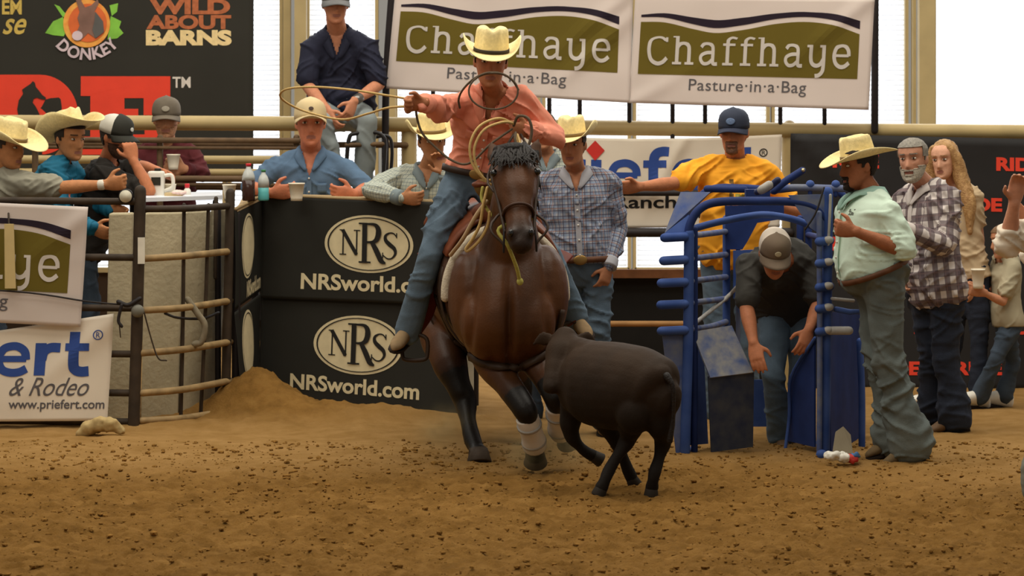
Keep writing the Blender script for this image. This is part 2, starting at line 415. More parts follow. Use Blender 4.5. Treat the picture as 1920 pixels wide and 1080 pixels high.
    def face_hair(s, rgb, kind='short', brow=True, beard=None, seed=3):
        hm = mat('hair_%d_%d_%d' % rgb, rgb, .75, .25, 90, .4, 160)
        if brow:
            v, f = head_shell(lambda p: (p[:, 2] > .0325) & (p[:, 2] < .0395) & (np.abs(p[:, 0]) > .012) & (np.abs(p[:, 0]) < .05) & (p[:, 1] > .03), .0035, s.hc, s.hR, s.hs)
            obj('eyebrows', v, f, hm, s.root)
        if kind == 'short':
            v, f = head_shell(lambda p: (p[:, 2] > .072) | ((p[:, 1] < .012) & (p[:, 2] > -.005-.0*p[:, 1]) ) | ((p[:, 1] < -.035) & (p[:, 2] > -.05)) | ((np.abs(p[:, 0]) > .05) & (p[:, 1] < .035) & (p[:, 2] > .02)), .0065, s.hc, s.hR, s.hs, .003, seed)
            obj('hair', v, f, hm, s.root)
        if beard:
            bm_ = mat('beard_%d_%d_%d' % beard[1], beard[1], .8, .3, 90, .4, 160)
            if beard[0] == 'full':
                k = lambda p: ((p[:, 2] < -.03) & (p[:, 2] > -.125) & (p[:, 1] > .0) & ~((np.abs(p[:, 0]) < .024) & (np.abs(p[:, 2]+.0635) < .011)) & ((p[:, 2] < -.072) | (np.abs(p[:, 0]) > .028) | (p[:, 2] < -.046)) & ((np.abs(p[:, 0]) > .048) | (p[:, 2] < -.044)))
            elif beard[0] == 'goatee':
                k = lambda p: (((np.abs(p[:, 0]) < .030) & (p[:, 2] < -.074)) | ((np.abs(p[:, 0]) < .032) & (p[:, 2] < -.043) & (p[:, 2] > -.055)) | ((np.abs(p[:, 0]) < .032) & (np.abs(p[:, 0]) > .024) & (p[:, 2] < -.05))) & (p[:, 1] > .05)
            else:
                k = lambda p: (np.abs(p[:, 0]) < .034) & (p[:, 2] < -.043) & (p[:, 2] > -.056) & (p[:, 1] > .05)
            v, f = head_shell(k, beard[2] if len(beard) > 2 else .004, s.hc, s.hR, s.hs, .002, seed)
            obj('beard' if beard[0] != 'moustache' else 'moustache', v, f, bm_, s.root)
    def cloth_uv(s, va):
        """across / along coordinates on the garment, used by woven patterns"""
        out = np.zeros((len(va), 3)); J = s.J
        bones = [('t', None)]+[(q, i) for q in 'rl' for i in (0, 1)]
        best = np.full(len(va), 1e9)
        for q, i in bones:
            if q == 't': a, b_, r = J['pel'], s.fr(.86)[0], .165*s.build
            else: a, b_ = (J['s'+q], J['e'+q]) if i == 0 else (J['e'+q], J['w'+q]); r = .055
            a = np.array(a); ax = np.array(b_)-a; L = np.linalg.norm(ax); ax /= L
            rel = va-a; t = np.clip(rel @ ax, 0, L); d = np.linalg.norm(rel-t[:, None]*ax, axis=1)/r
            m = d < best; best[m] = d[m]
            if q == 't':
                la = np.array(s.lat1); fw = np.cross(ax, la); x = rel @ la; y = rel @ fw
                u = np.where(np.abs(x) < .12, x, x+np.sign(x)*np.where(y > 0, 0.0, -0.0)); u = x-np.where(np.abs(x) > .1, np.sign(x)*(y-.06)*.8, 0)
            else:
                e1 = np.cross(ax, np.array(s.fwd1)); e1 /= np.linalg.norm(e1)+1e-9; e2 = np.cross(ax, e1); u = np.arctan2(rel @ e1, -(rel @ e2))*.055
            al = rel @ ax + (L0 if (L0 := (.3 if (q != 't' and i == 1) else 0)) else 0)
            out[m, 0] = u[m]; out[m, 1] = al[m]
        return out
    def wrinkle(s, va, na, amp, sc=1.0, seed=5):
        """drawn creases: two slanting families of long folds, each fading in and out"""
        x, y, z = (va*sc).T; wob = fbm(va*5*sc, 2, seed+3)*.06
        def ridge(a, b, c, k): return np.clip(1-np.abs(vnoise(np.stack([a, b, c], -1), k))*2.6, 0, 1)**1.5
        d1, e1 = x*.62+z*.78+wob, z*.62-x*.78; d2, e2 = x*.62-z*.78+wob, z*.62+x*.78
        f1 = ridge(d1*22, e1*4.2, y*6, seed)*np.clip(vnoise(va*4.2*sc, seed+1)*1.6+.25, 0, 1)
        f2 = ridge(d2*22, e2*4.2, y*6, seed+7)*np.clip(vnoise(va*4.2*sc+9, seed+2)*1.6+.25, 0, 1)
        f3 = ridge(z*26+wob*26, x*4, y*4, seed+11)*np.clip(vnoise(va*5*sc+4, seed+4)*1.6, 0, 1)
        return va+na*((fbm(va*7*sc, 2, seed)*.5+(f1+f2)*2.2+f3*1.5-.6)*amp)[:, None]
    def shirt(s, m, hem=-.06, sleeve=1.0, inf=.013, amp=.006, vneck=None, name='shirt', voxel=.009, flare=None, seed=5, collar=None, placket=None, cuff=True, ease=.0, prints=()):
        b = B(); J = s.J
        s.torso(b, hem, 1.0, inf, infb=flare if flare is not None else inf+.006)
        for q in 'rl': s.arm(b, q, inf+.004, sleeve, wristr=.036 if sleeve > .9 else None)
        va, na, fa = b.remesh(voxel, 4, .5); va = s.wrinkle(va, na, amp, 1.0, seed)
        rel = va-np.array(J['nb']); h = rel @ np.array(s.up1); x = rel @ np.array(s.lat1); y = rel @ np.array(s.fwd1)
        fh, fx, fy = h[fa].mean(1), x[fa].mean(1), y[fa].mean(1)
        kill = (fh > -.035) & (fx**2+(fy-.012)**2 < .073**2)
        if vneck:
            vd, vw = vneck; kill |= (fh > -vd) & (fy > .0) & (np.abs(fx) < vw*(fh+vd)/vd)
        L = (J['nb']-J['pel']).length; tt = 1+fh/L; mi = np.zeros(len(fa), int); nn = fbm(va[fa].mean(1)*55, 2, seed)
        for i, (pm, t0, t1, x0, x1, den) in enumerate(prints): mi[(fy > .02) & (tt > t0) & (tt < t1) & (fx > min(x0, x1)) & (fx < max(x0, x1)) & (nn > den)] = i+1
        mi = mi[~kill]; va, fa, uv = keep_faces(va, fa, ~kill, s.cloth_uv(va))
        o = fast_obj(name, va, fa, [m]+[p[0] for p in prints], s.root, mi, attr=uv)
        if cuff and sleeve > .9:
            for q in 'rl':
                W, E = J['w'+q], J['e'+q]; d = (E-W).normalized()
                B().tube([W+d*.055, W+d*.028, W-d*.004], [.044*s.limb+inf*.4, .046*s.limb+inf*.4, .045*s.limb+inf*.4], n=18, sub=3, round_ends=False).out('cuff', collar or m, o)
        s.front = lambda hh, xx, off=.004: s._front(hh, xx, inf+off)
        if collar: s.collar(collar, vneck or (.06, .04), o, inf)
        if placket: s.placket(placket, vneck or (.06, .04), hem, inf, o)
        return o
    def _front(s, t, x, inf):
        p, la, fw, d = s.fr(t); w, dp, o = s.sec(t); c = max(-.98, min(.98, x/(w+inf))); sn = math.sqrt(max(0, 1-abs(c)**(2/.85)))
        return p+la*x+fw*(o+(dp+inf)*sn)
    def placket(s, m, vneck, hem, inf, par):
        L = (s.J['nb']-s.J['pel']).length; t1 = 1-vneck[0]/L-.02; v = []; f = []
        for i in range(15):
            t = hem+.02+(t1-hem-.02)*i/14
            for xx in (-.016, .016): v.append(s._front(t, xx, inf+.009)); 
            if i: k = i*2; f.append((k-2, k-1, k+1, k))
        obj('placket', v, f, m, par); bt = mat('shirt_button', (215, 210, 200), .3, .05)
        for i in range(5):
            t = hem+.1+(t1-hem-.1)*i/4
            if t < t1+.01: B().ell(s._front(t, 0, inf+.011), (.0065, .0065, .0065), None, 10, 6).out('button', bt, par)
    def collar(s, m, vneck, par, inf=.016):
        """turned down collar: a band round the nape whose two points lie open on the chest"""
        c = s.J['nb']; v = []; f = []; n = 9; q = 7; L = (s.J['nb']-s.J['pel']).length; vd, vw = vneck; k0 = .55+.45*s.build
        for sd in (-1, 1):
            k = len(v)
            for i in range(n):
                a = math.pi*(1-i/(n-1)*.62); x, y = sd*math.sin(a), math.cos(a)
                base = c+s.lat1*(x*.080*k0)+s.fwd1*(y*.078*k0+.010)
                v += [base-s.up1*.018, base*.97+c*.03+s.up1*.034, base+(base-c)*.40-s.up1*.016]
            for i in range(1, q+1):
                u = i/q; h = -.012-u*.085; xi = vw*max(0, (h+vd)/vd)*.92+.004; xo = xi+.052*(1-u)**.8+.010; t = 1+h/L
                pi = s._front(t, sd*xi, inf+.012); po = s._front(t-.012, sd*xo, inf+.016)
                v += [pi-s.fwd1*.012, pi+s.fwd1*.004+s.up1*.012*(1-u), po+s.fwd1*.004]
            for i in range(n+q-1):
                w = k+i*3; f += [(w, w+3, w+4, w+1), (w+1, w+4, w+5, w+2)]
        o = obj('collar', v, f, m, par); md = o.modifiers.new('s', 'SOLIDIFY'); md.thickness = .005; md.offset = 0
        return o
    def neckband(s, m, par, r=.076):
        c = s.J['nb']; B().tube([c+s.lat1*r*math.cos(a)+s.fwd1*(r*math.sin(a)+.012)+s.up1*(-.022-.016*math.sin(a)) for a in (2*math.pi*i/24 for i in range(25))], .008, n=8, sub=2).out('neckband', m, par)
    def pocket(s, m, par, t, x, w=.05, h=.055, inf=.022, name='pocket'):
        v = []; f = []; L = (s.J['nb']-s.J['pel']).length
        for j in range(5):
            for i in range(5): v.append(s._front(t+(h*(j/4-.5))/L, x+w*(i/4-.5)*2*.5, inf))
        for j in range(4):
            for i in range(4): f.append((j*5+i, j*5+i+1, (j+1)*5+i+1, (j+1)*5+i))
        o = obj(name, v, f, m, par); md = o.modifiers.new('s', 'SOLIDIFY'); md.thickness = .005
    def jeans(s, m, waist=.12, hem=.062, inf=.013, amp=.006, upto=1.0, voxel=.010, name='jeans', seed=8, legs='rl'):
        b = B(); s.torso(b, -.17, waist, inf, steps=8)
        for q in legs: s.leg(b, q, inf, hem, upto)
        va, na, fa = b.remesh(voxel, 4, .5); va = s.wrinkle(va, na, amp, .9, seed)
        return fast_obj(name, va, fa, m, s.root)
    def belt(s, m, t=.12, inf=.02, buckle=None, h=.018):
        p, la, fw, d = s.fr(t); w, dp, o = s.sec(t); n = 32; rings = []
        for j in range(n):
            a = 2*math.pi*j/n
            c = lambda k: p+la*(w+k)*math.copysign(abs(math.cos(a))**.85, math.cos(a))+fw*(o+(dp+k)*math.sin(a))
            rings.append([c(inf-.004)-d*h, c(inf+.006)-d*h, c(inf+.006)+d*h, c(inf-.004)+d*h])
        bo = B().loft(rings, close=True).out('belt', m, s.root)
        if buckle:
            q = p+fw*(o+dp+inf+.006); R = Matrix((la, fw, d)).transposed(); B().ell(q, (.042, .008, .030), R, 20, 10).out('buckle', buckle, bo)
        return bo
    def boot(s, m, q, toe=None, shaft=.12, sole=None, name='boot', L=.25):
        A = s.J['a'+q]; T = s.J['t'+q] if 't'+q in s.J else A+Vector(toe)*.19
        d = T-A; up = Vector((0, 0, 1)); K = s.J['k'+q]; up = (K-A).normalized(); d = (d-up*d.dot(up)); d.normalize(); w = d.cross(up).normalized()
        ground = A-up*.085; b = B(); R = []
        for t, hw, hh in ((-.075, .018, .03), (-.065, .030, .05), (-.03, .036, .062), (.02, .037, .064), (.07, .040, .050), (.12, .043, .036), (.16, .036, .026), (.185, .02, .018), (.195, .006, .01)):
            c = ground+d*t+up*(hh*.9+.012); R.append([c+w*hw*math.cos(a)+up*hh*.9*math.sin(a) for a in (2*math.pi*j/16 for j in range(16))])
        b.loft(R); b.tube([A-up*.03, A+up*shaft*.5, A+up*shaft], [(.042, .048), .046, .052], n=14, sub=3)
        va, na, fa = b.remesh(.007, 2); o = fast_obj(name, va, fa, m, s.root)
        sb = B(); R = []
        for t, hw in ((-.078, .022), (-.06, .034), (-.01, .036), (.06, .041), (.12, .045), (.165, .036), (.195, .012)):
            c = ground+d*t; R.append([c+w*hw-up*.0, c+w*hw+up*.014, c-w*hw+up*.014, c-w*hw])
        sb.loft(R); sb.box(ground+d*-.045-up*.004, (.032, .030, .012), Matrix((d, w, up)).transposed()); sb.out('sole', sole or mat('boot_sole', (40, 30, 24), .8), o, smooth=False)
        return o

    # headgear
    def cowboy_hat(s, m, band, tilt=12, z=.052, brim=.105, curl=.075, crown=.115, dip=.012, yaw=0, lift=(1, 1), name='cowboy_hat', scale=1.0, rollx=0):
        c, R = s.hc, s.hR @ Matrix.Rotation(math.radians(-tilt), 3, 'X') @ Matrix.Rotation(math.radians(rollx), 3, 'Y'); S = s.hs*scale
        L = lambda v: xf(c+s.hR @ Vector((0, 0, z*s.hs)), R, S, np.array(v))
        n = 56; rx, ry = .082, .104; v = []; f = []
        # brim: rings from the crown out, sides rolled up, front and back dipped
        for i in range(9):
            t = i/8
            for j in range(n):
                a = 2*math.pi*j/n; ca, sa = math.cos(a), math.sin(a)
                side = abs(ca)**2.2; ww = brim*(1-.10*side+.10*abs(sa)**2)
                r = 1.0; x = (rx+ww*t*(1-.42*side*t))*ca; y = (ry+ww*t)*sa
                zz = curl*side*t**1.9*(lift[0] if ca > 0 else lift[1])-dip*abs(sa)**3*t**1.4*(1.15 if sa > 0 else .7)
                v.append((x, y, zz))
        for i in range(8):
            for j in range(n): f.append((i*n+j, i*n+(j+1) % n, (i+1)*n+(j+1) % n, (i+1)*n+j))
        br = obj(name, L(v), f, m, s.root); md = br.modifiers.new('s', 'SOLIDIFY'); md.thickness = .004; md.offset = 0
        v = []; f = []; lev = [(0, 1.0), (.12, 1.0), (.35, .985), (.6, .96), (.8, .935), (.92, .89), (.98, .80)]
        top = [(1.0, .66), (.99, .48), (.98, .30), (.975, .12)]
        for i, (h, k) in enumerate(lev+top):
            for j in range(n):
                a = 2*math.pi*j/n; x = rx*k*math.cos(a); y = ry*k*math.sin(a)*(1-.04*h); hh = h*crown
                pin = math.exp(-((y-.055)/.035)**2)*math.exp(-((abs(x)-.055)/.028)**2)*min(1, h*1.4)     # front pinches
                sx = 1-.30*pin
                if h > .5:
                    u = (h-.5)/.5
                    hh += u*(.012*abs(y)/ry+.010*(y/ry)*1.0)-u*.034*math.exp(-(x/.022)**2)*(1-.35*abs(y/ry))-u*.012*pin
                v.append((x*sx, y, hh))
        m_ = len(lev)+len(top)
        for i in range(m_-1):
            for j in range(n): f.append((i*n+j, i*n+(j+1) % n, (i+1)*n+(j+1) % n, (i+1)*n+j))
        f.append(tuple((m_-1)*n+j for j in range(n)))
        obj('crown', L(v), f, m, br)
        rg = []
        for j in range(n):
            a = 2*math.pi*j/n; q = lambda k, h: (k*rx*math.cos(a), k*ry*math.sin(a), h)
            rg.append([Vector(p) for p in L([q(.99, .004), q(1.035, .004), q(1.03, .020), q(.985, .020)])])
        B().loft(rg, close=True).out('hat_band', band, br)
        return br
    def cap(s, m, bill, back=None, logo=None, tilt=6, z=.038, yaw=0, name='baseball_cap', billdown=.018, logo_r=(.026, .018)):
        c = s.hc; R = s.hR @ Matrix.Rotation(math.radians(yaw), 3, 'Z') @ Matrix.Rotation(math.radians(-tilt), 3, 'X'); S = s.hs
        L = lambda v: xf(c+s.hR @ Vector((0, 0, z*S)), R, S, np.array(v))
        n = 48; v = []; f = []; mi = []
        lev = [(-.012, 1.0), (.012, 1.01), (.035, .985), (.055, .92), (.072, .80), (.084, .62), (.092, .40), (.0955, .18), (.096, .03)]
        for h, k in lev:
            for j in range(n):
                a = 2*math.pi*j/n; y = .106*k*math.sin(a)-.004; bulge = 1.0
                v.append((.0835*k*math.cos(a), y, h+(.010*max(0, math.sin(a))*min(1, max(0, h)/.05))))
        for i in range(len(lev)-1):
            for j in range(n):
                f.append((i*n+j, i*n+(j+1) % n, (i+1)*n+(j+1) % n, (i+1)*n+j)); mi.append(1 if (back is not None and math.sin(2*math.pi*(j+.5)/n) < .25) else 0)
        f.append(tuple((len(lev)-1)*n+j for j in range(n))); mi.append(0)
        o = obj(name, L(v), f, [m, back or m], s.root, mi=mi); md = o.modifiers.new('s', 'SOLIDIFY'); md.thickness = .004; md.offset = 0
        v = []; f = []; k = 20
        for i in range(6):
            t = i/5
            for j in range(k+1):
                a = math.radians(14+152*j/k); ca, sa = math.cos(a), math.sin(a)
                x = .0835*ca*(1+.02*t); y = (.104*sa-.006)+t*.072*sa**.7; zz = -.010-billdown*t*(.5+.5*t)-.030*(ca**2)*(.35+.65*t)+.012*sa
                v.append((x, y, zz))
        for i in range(5):
            for j in range(k): q = i*(k+1)+j; f.append((q, q+1, q+k+2, q+k+1))
        bo = obj('bill', L(v), f, bill, o); md = bo.modifiers.new('s', 'SOLIDIFY'); md.thickness = .005; md.offset = 0
        obj('button', L(B().ell((0, -.004, .099), (.008, .008, .005), None, 12, 8).v), B().ell((0, 0, 0), (1, 1, 1), None, 12, 8).f, m, o)
        if logo:
            v = []; f = []
            for i in range(5):
                for j in range(16):
                    a = 2*math.pi*j/16; x = logo_r[0]*i/4*math.cos(a); zz = .040+logo_r[1]*i/4*math.sin(a)
                    v.append((x, .112*math.sqrt(max(.2, 1-(x/.0835)**2-(max(0, zz-.0)/.125)**2))+.002, zz))
            for i in range(4):
                for j in range(16): f.append((i*16+j, i*16+(j+1) % 16, (i+1)*16+(j+1) % 16, (i+1)*16+j))
            lo = obj('logo', L(v), f, logo, o); md = lo.modifiers.new('s', 'SOLIDIFY'); md.thickness = .003
        return o
# ------------------------------------------------------------------ ground
def ground_h(x, y):
    p = np.stack([x, y, np.zeros_like(x)], -1)
    rough = np.clip((16.6+.35*vnoise(p*.7, 3)-y)/1.2, 0, 1)*(1-.55*np.clip((x-1.0)/1.5, 0, 1)*np.clip((y-14.2)/1.2, 0, 1))
    mound = np.exp(-((x+1.5)/.7)**2-((y-18.6)/.45)**2); rough = np.maximum(rough, np.clip(mound*1.4, 0, 1))
    h = .020*fbm(p*2.2, 3, 11)+(.008+.026*rough)*fbm(p*7.5, 4, 21)+(.003+.019*rough)*fbm(p*21, 3, 31)+(.002+.010*rough)*np.maximum(vnoise(p*48, 41), 0)
    h += .27*np.exp(-((x+1.62)/.30)**2-((y-18.75)/.33)**2)+.09*np.exp(-((x+1.0)/.55)**2-((y-18.45)/.25)**2)
    h += .03*np.exp(-((y-18.0)/.2)**2)*np.exp(-((x+2.4)/.8)**2)
    h = h*np.clip((24.0-y)/.5, 0, 1)
    return h, rough
def build_ground():
    xs = np.concatenate([np.arange(-6.6, -3.4, .05), np.arange(-3.4, 3.4, .0155), np.arange(3.4, 6.6, .05)]); ys = np.concatenate([np.arange(8.5, 11.8, .08), np.arange(11.8, 17.2, .017), np.arange(17.2, 24.6, .035)])
    X, Y = np.meshgrid(xs, ys); H, Rg = ground_h(X.ravel(), Y.ravel())
    va = np.stack([X.ravel(), Y.ravel(), H-.012], -1); nx, ny = len(xs), len(ys)
    i = (np.arange(ny-1)[:, None]*nx+np.arange(nx-1)[None, :]).ravel()
    fa = np.stack([i, i+1, i+nx+1, i+nx], -1)
    m = bpy.data.materials.new('arena_dirt'); m.use_nodes = True; nt = m.node_tree; n = nt.nodes; b = n['Principled BSDF']
    b.inputs['Roughness'].default_value = 1; b.inputs['Specular IOR Level'].default_value = .05
    tc = n.new('ShaderNodeTexCoord'); lk = nt.links.new
    def nz(scale, det=5, rough=.6):
        t = n.new('ShaderNodeTexNoise'); t.inputs['Scale'].default_value = scale; t.inputs['Detail'].default_value = det; t.inputs['Roughness'].default_value = rough
        lk(tc.outputs['Object'], t.inputs['Vector']); return t
    def ramp(src, st):
        r = n.new('ShaderNodeValToRGB'); lk(src, r.inputs[0]); e = r.color_ramp.elements
        e[0].position, e[0].color = st[0][0], srgb(st[0][1]); e[1].position, e[1].color = st[-1][0], srgb(st[-1][1])
        for p_, c_ in st[1:-1]: q = e.new(p_); q.color = srgb(c_)
        return r
    r1 = ramp(nz(9).outputs['Fac'], [(.30, (102, 72, 32)), (.5, (140, 102, 51)), (.70, (166, 126, 70))])
    r2 = ramp(nz(2.2, 4).outputs['Fac'], [(.35, (124, 89, 42)), (.65, (156, 116, 62))])
    a = n.new('ShaderNodeAttribute'); a.attribute_name = 'cloth'; sp = n.new('ShaderNodeSeparateXYZ'); lk(a.outputs['Vector'], sp.inputs[0])
    mx = n.new('ShaderNodeMix'); mx.data_type = 'RGBA'; lk(sp.outputs[0], mx.inputs[0])
    r3 = n.new('ShaderNodeMix'); r3.data_type = 'RGBA'; r3.blend_type = 'MIX'; r3.inputs[0].default_value = .5; lk(r1.outputs[0], r3.inputs[6]); lk(r2.outputs[0], r3.inputs[7])
    rl = ramp(nz(5, 5).outputs['Fac'], [(.3, (156, 118, 66)), (.7, (184, 144, 90))])
    lk(rl.outputs[0], mx.inputs[6]); lk(r3.outputs[2], mx.inputs[7]); lk(mx.outputs[2], b.inputs['Base Color'])
    bp = n.new('ShaderNodeBump'); bp.inputs['Strength'].default_value = .9; bp.inputs['Distance'].default_value = .02
    lk(nz(70, 5, .75).outputs['Fac'], bp.inputs['Height']); lk(bp.outputs[0], b.inputs['Normal'])
    o = fast_obj('floor', va, fa, m, None, attr=np.stack([Rg, Rg, Rg], -1)); o['kind'] = 'structure'
    # loose clods thrown up by the hooves
    R = rnd(5); b = B(); cm = mat('dirt_clod', (128, 93, 46), 1, .3, 20, .6, 80, .05)
    ico = [Vector(p).normalized() for p in ((0, 0, 1), (.9, 0, .45), (.28, .85, .45), (-.72, .53, .45), (-.72, -.53, .45), (.28, -.85, .45), (.72, .53, -.45), (-.28, .85, -.45), (-.9, 0, -.45), (-.28, -.85, -.45), (.72, -.53, -.45), (0, 0, -1))]
    icf = [(0, 1, 2), (0, 2, 3), (0, 3, 4), (0, 4, 5), (0, 5, 1), (1, 6, 2), (2, 7, 3), (3, 8, 4), (4, 9, 5), (5, 10, 1), (6, 7, 2), (7, 8, 3), (8, 9, 4), (9, 10, 5), (10, 6, 1), (11, 7, 6), (11, 8, 7), (11, 9, 8), (11, 10, 9), (11, 6, 10)]
    pts = []
    for _ in range(9000):
        y = 11.6+5.6*R.random()**1.0; x = (R.random()*2-1)*.19*y*1.15; pts.append((x, y, (.0035+.012*R.random()**4)))
    for _ in range(160):
        pts.append((R.gauss(-.1, .5), R.gauss(16.0, .5), .006+.012*R.random()**3))
    hs, _ = ground_h(np.array([p[0] for p in pts]), np.array([p[1] for p in pts]))
    for (x, y, r), h in zip(pts, hs):
        s = [r*R.uniform(.8, 1.7), r*R.uniform(.8, 1.5), r*R.uniform(.45, .9)]; a = R.random()*6.28; c_, s_ = math.cos(a), math.sin(a)
        q = []
        for p in ico:
            k = R.uniform(.75, 1.2); u, w, z = p.x*s[0]*k, p.y*s[1]*k, p.z*s[2]*k; q.append((x+u*c_-w*s_, y+u*s_+w*c_, h-.012+z+s[2]*.45))
        b.add(q, icf)
    o = b.out('dirt_clods', cm, None, smooth=False)
    tag(o, 'loose brown clods scattered over the churned arena dirt', 'dirt', kind='stuff')
build_ground()

# ------------------------------------------------------------------ back wall of the arena, with its window bands
TAN = mat('tan_steel', (186, 166, 120), .55, .06, 6); WALLB = mat('brown_wall', (60, 44, 30), .9, .15, 4)
BRIGHT = emit('overexposed_daylight', (246, 250, 255), 1.7)
SLAT = cloth_banner('white_blind_slat', (244, 246, 250), .6)
DW = 24.6
def quad(px0, py0, px1, py1, d): return [P(px0, py0, d), P(px1, py0, d), P(px1, py1, d), P(px0, py1, d)]
struct('wall_back', B().box((0, DW+.12, .28), (6.6, .1, .30)).v, B().box((0, 0, 0), (1, 1, 1)).f, WALLB)
bt = B().box((0, DW+.12, 4.75), (6.6, .1, .45)); struct('trim_1', bt.v, bt.f, TAN)
wi = 0
wins = [(-560, -250), (-240, 60), (70, 420), (430, 527), (577, 706), (742, 1010), (1020, 1180), (1190, 1440), (1450, 1700), (1752, 2080), (2090, 2500)]
for x0, x1 in wins:
    wi += 1
    a, c = P(x0, 0, DW), P(x1, 0, DW); z0, z1 = .58, 4.3
    root = thing('window_%d' % wi, None, None, (0, 0, 0)); root['kind'] = 'structure'
    obj('pane', [(a.x, DW+.10, z0), (c.x, DW+.10, z0), (c.x, DW+.10, z1), (a.x, DW+.10, z1)], [(0, 1, 2, 3)], BRIGHT, root, smooth=False)
    b = B(); zz = z0+.04
    while zz < 3.1:
        b.box(((a.x+c.x)/2, DW+.03, zz), ((c.x-a.x)/2-.02, .010, .0028), Matrix.Rotation(.5, 3, 'X')); zz += .042
    if x1 < 1710: b.out('blind', SLAT, root, smooth=False)
    fb = B(); fb.box(((a.x+c.x)/2, DW+.04, z0), ((c.x-a.x)/2, .05, .02)); fb.box((a.x, DW+.04, 2.4), (.014, .05, 1.85)); fb.box((c.x, DW+.04, 2.4), (.014, .05, 1.85))
    fb.out('frame', TAN, root, smooth=False)
ti = 1
for x0, x1, d in ((532, 545, DW-.05), (553, 575, DW-.25), (1710, 1716, DW-.05), (1722, 1752, DW-.25), (728, 742, DW-.05)):
    ti += 1; a, c = P(x0, 0, d), P(x1, 0, d); b = B().box(((a.x+c.x)/2, d, 2.3), ((c.x-a.x)/2, .06, 2.35)); struct('trim_%d' % ti, b.v, b.f, TAN)

# ------------------------------------------------------------------ lettering
def text2d(s, bold=0.0, shear=0.0, spacing=1.0):
    cu = bpy.data.curves.new('t', 'FONT'); cu.body = s; cu.offset = bold; cu.shear = shear; cu.space_character = spacing; cu.resolution_u = 5
    o = bpy.data.objects.new('t', cu); COL.objects.link(o); dg = bpy.context.evaluated_depsgraph_get(); me = bpy.data.meshes.new_from_object(o.evaluated_get(dg))
    v = np.array([q.co[:2] for q in me.vertices]); f = [tuple(p.vertices) for p in me.polygons]
    bpy.data.objects.remove(o); bpy.data.meshes.remove(me); bpy.data.curves.remove(cu); return v, f
def cr(pts, sub=7):
    """smooth 2d path"""
    p = [np.array(q, float) for q in pts]
    if len(p) == 2: return np.array([p[0]+(p[1]-p[0])*i/6 for i in range(7)])
    A = [2*p[0]-p[1]]+p+[2*p[-1]-p[-2]]; o = []
    for i in range(len(p)-1):
        for k in range(sub):
            t = k/sub; a, b_, c, d = A[i:i+4]; o.append(.5*(2*b_+(c-a)*t+(2*a-5*b_+4*c-d)*t*t+(3*b_-a-3*c+d)*t**3))
    o.append(p[-1]); return np.array(o)
def ribbon(pts, w, sub=7):
    q = cr(pts, sub); n = len(q); ws = np.interp(np.linspace(0, 1, n), np.linspace(0, 1, len(w)), w) if isinstance(w, (list, tuple)) else np.full(n, w)
    t = np.gradient(q, axis=0); t /= np.linalg.norm(t, axis=1)[:, None]+1e-9; nr = np.stack([-t[:, 1], t[:, 0]], 1)*ws[:, None]/2
    v = np.vstack([q+nr, q-nr]); return v, [(i, i+1, n+i+1, n+i) for i in range(n-1)]
def rect2(x0, y0, x1, y1, k=4):
    return ribbon([((x0+x1)/2, y0), ((x0+x1)/2, y1)], abs(x1-x0)) if abs(y1-y0) > abs(x1-x0) else ribbon([(x0, (y0+y1)/2), (x1, (y0+y1)/2)], abs(y1-y0))
W_ = .088
SLABS = {
 'C': (.60, [([(.50, .55), (.40, .67), (.27, .68), (.13, .58), (.075, .34), (.13, .11), (.28, .015), (.42, .04), (.53, .14)], W_), ([(.515, .50), (.515, .69)], .055)]),
 'h': (.60, [([(.14, .0), (.14, .75)], W_), ([(.03, .72), (.15, .72)], .055), ([(.03, .028), (.255, .028)], .055), ([(.14, .37), (.22, .46), (.33, .475), (.42, .41), (.44, .29), (.44, .0)], W_), ([(.34, .028), (.56, .028)], .055)]),
 'a': (.56, [([(.10, .39), (.17, .465), (.28, .475), (.375, .42), (.395, .31), (.395, .09), (.42, .03), (.51, .028)], W_-.008), ([(.395, .275), (.24, .27), (.115, .215), (.095, .12), (.165, .035), (.28, .04), (.395, .13)], W_-.012)]),
 'f': (.40, [([(.16, .0), (.16, .52), (.185, .65), (.27, .72), (.385, .68)], W_), ([(.04, .455), (.345, .455)], .055), ([(.04, .028), (.30, .028)], .055)]),
 'y': (.58, [([(.12, .48), (.12, .20), (.16, .08), (.26, .035), (.36, .07), (.43, .17)], W_), ([(.02, .455), (.15, .455)], .055), ([(.44, .48), (.44, .03), (.41, -.10), (.33, -.17), (.24, -.185)], W_), ([(.34, .455), (.47, .455)], .055)]),
 'e': (.53, [([(.08, .26), (.44, .26)], .06), ([(.445, .25), (.43, .37), (.35, .465), (.25, .48), (.13, .42), (.08, .26), (.115, .11), (.22, .025), (.34, .03), (.45, .11)], W_)]),
 'N': (.66, [([(.13, .0), (.13, .70)], .04), ([(.11, .69), (.53, .02)], .105), ([(.53, .0), (.53, .70)], .04), ([(.03, .015), (.23, .015)], .03), ([(.02, .685), (.17, .685)], .03), ([(.44, .685), (.63, .685)], .03)]),
 'R': (.66, [([(.16, .0), (.16, .70)], .105), ([(.04, .015), (.30, .015)], .03), ([(.03, .685), (.22, .685)], .03), ([(.18, .68), (.36, .675), (.44, .62), (.46, .53), (.42, .42), (.33, .37), (.18, .365)], [.03, .05, .10, .12, .10, .05, .03]), ([(.31, .38), (.42, .22), (.52, .06), (.62, .005)], [.08, .11, .105, .03])]),
 'S': (.50, [([(.42, .60), (.35, .675), (.24, .685), (.13, .61), (.14, .49), (.25, .38), (.37, .28), (.40, .15), (.31, .03), (.19, .015), (.07, .10)], [.03, .035, .04, .07, .10, .115, .10, .07, .04, .035, .03]), ([(.43, .56), (.43, .69)], .028), ([(.06, .03), (.06, .17)], .028)]),
}
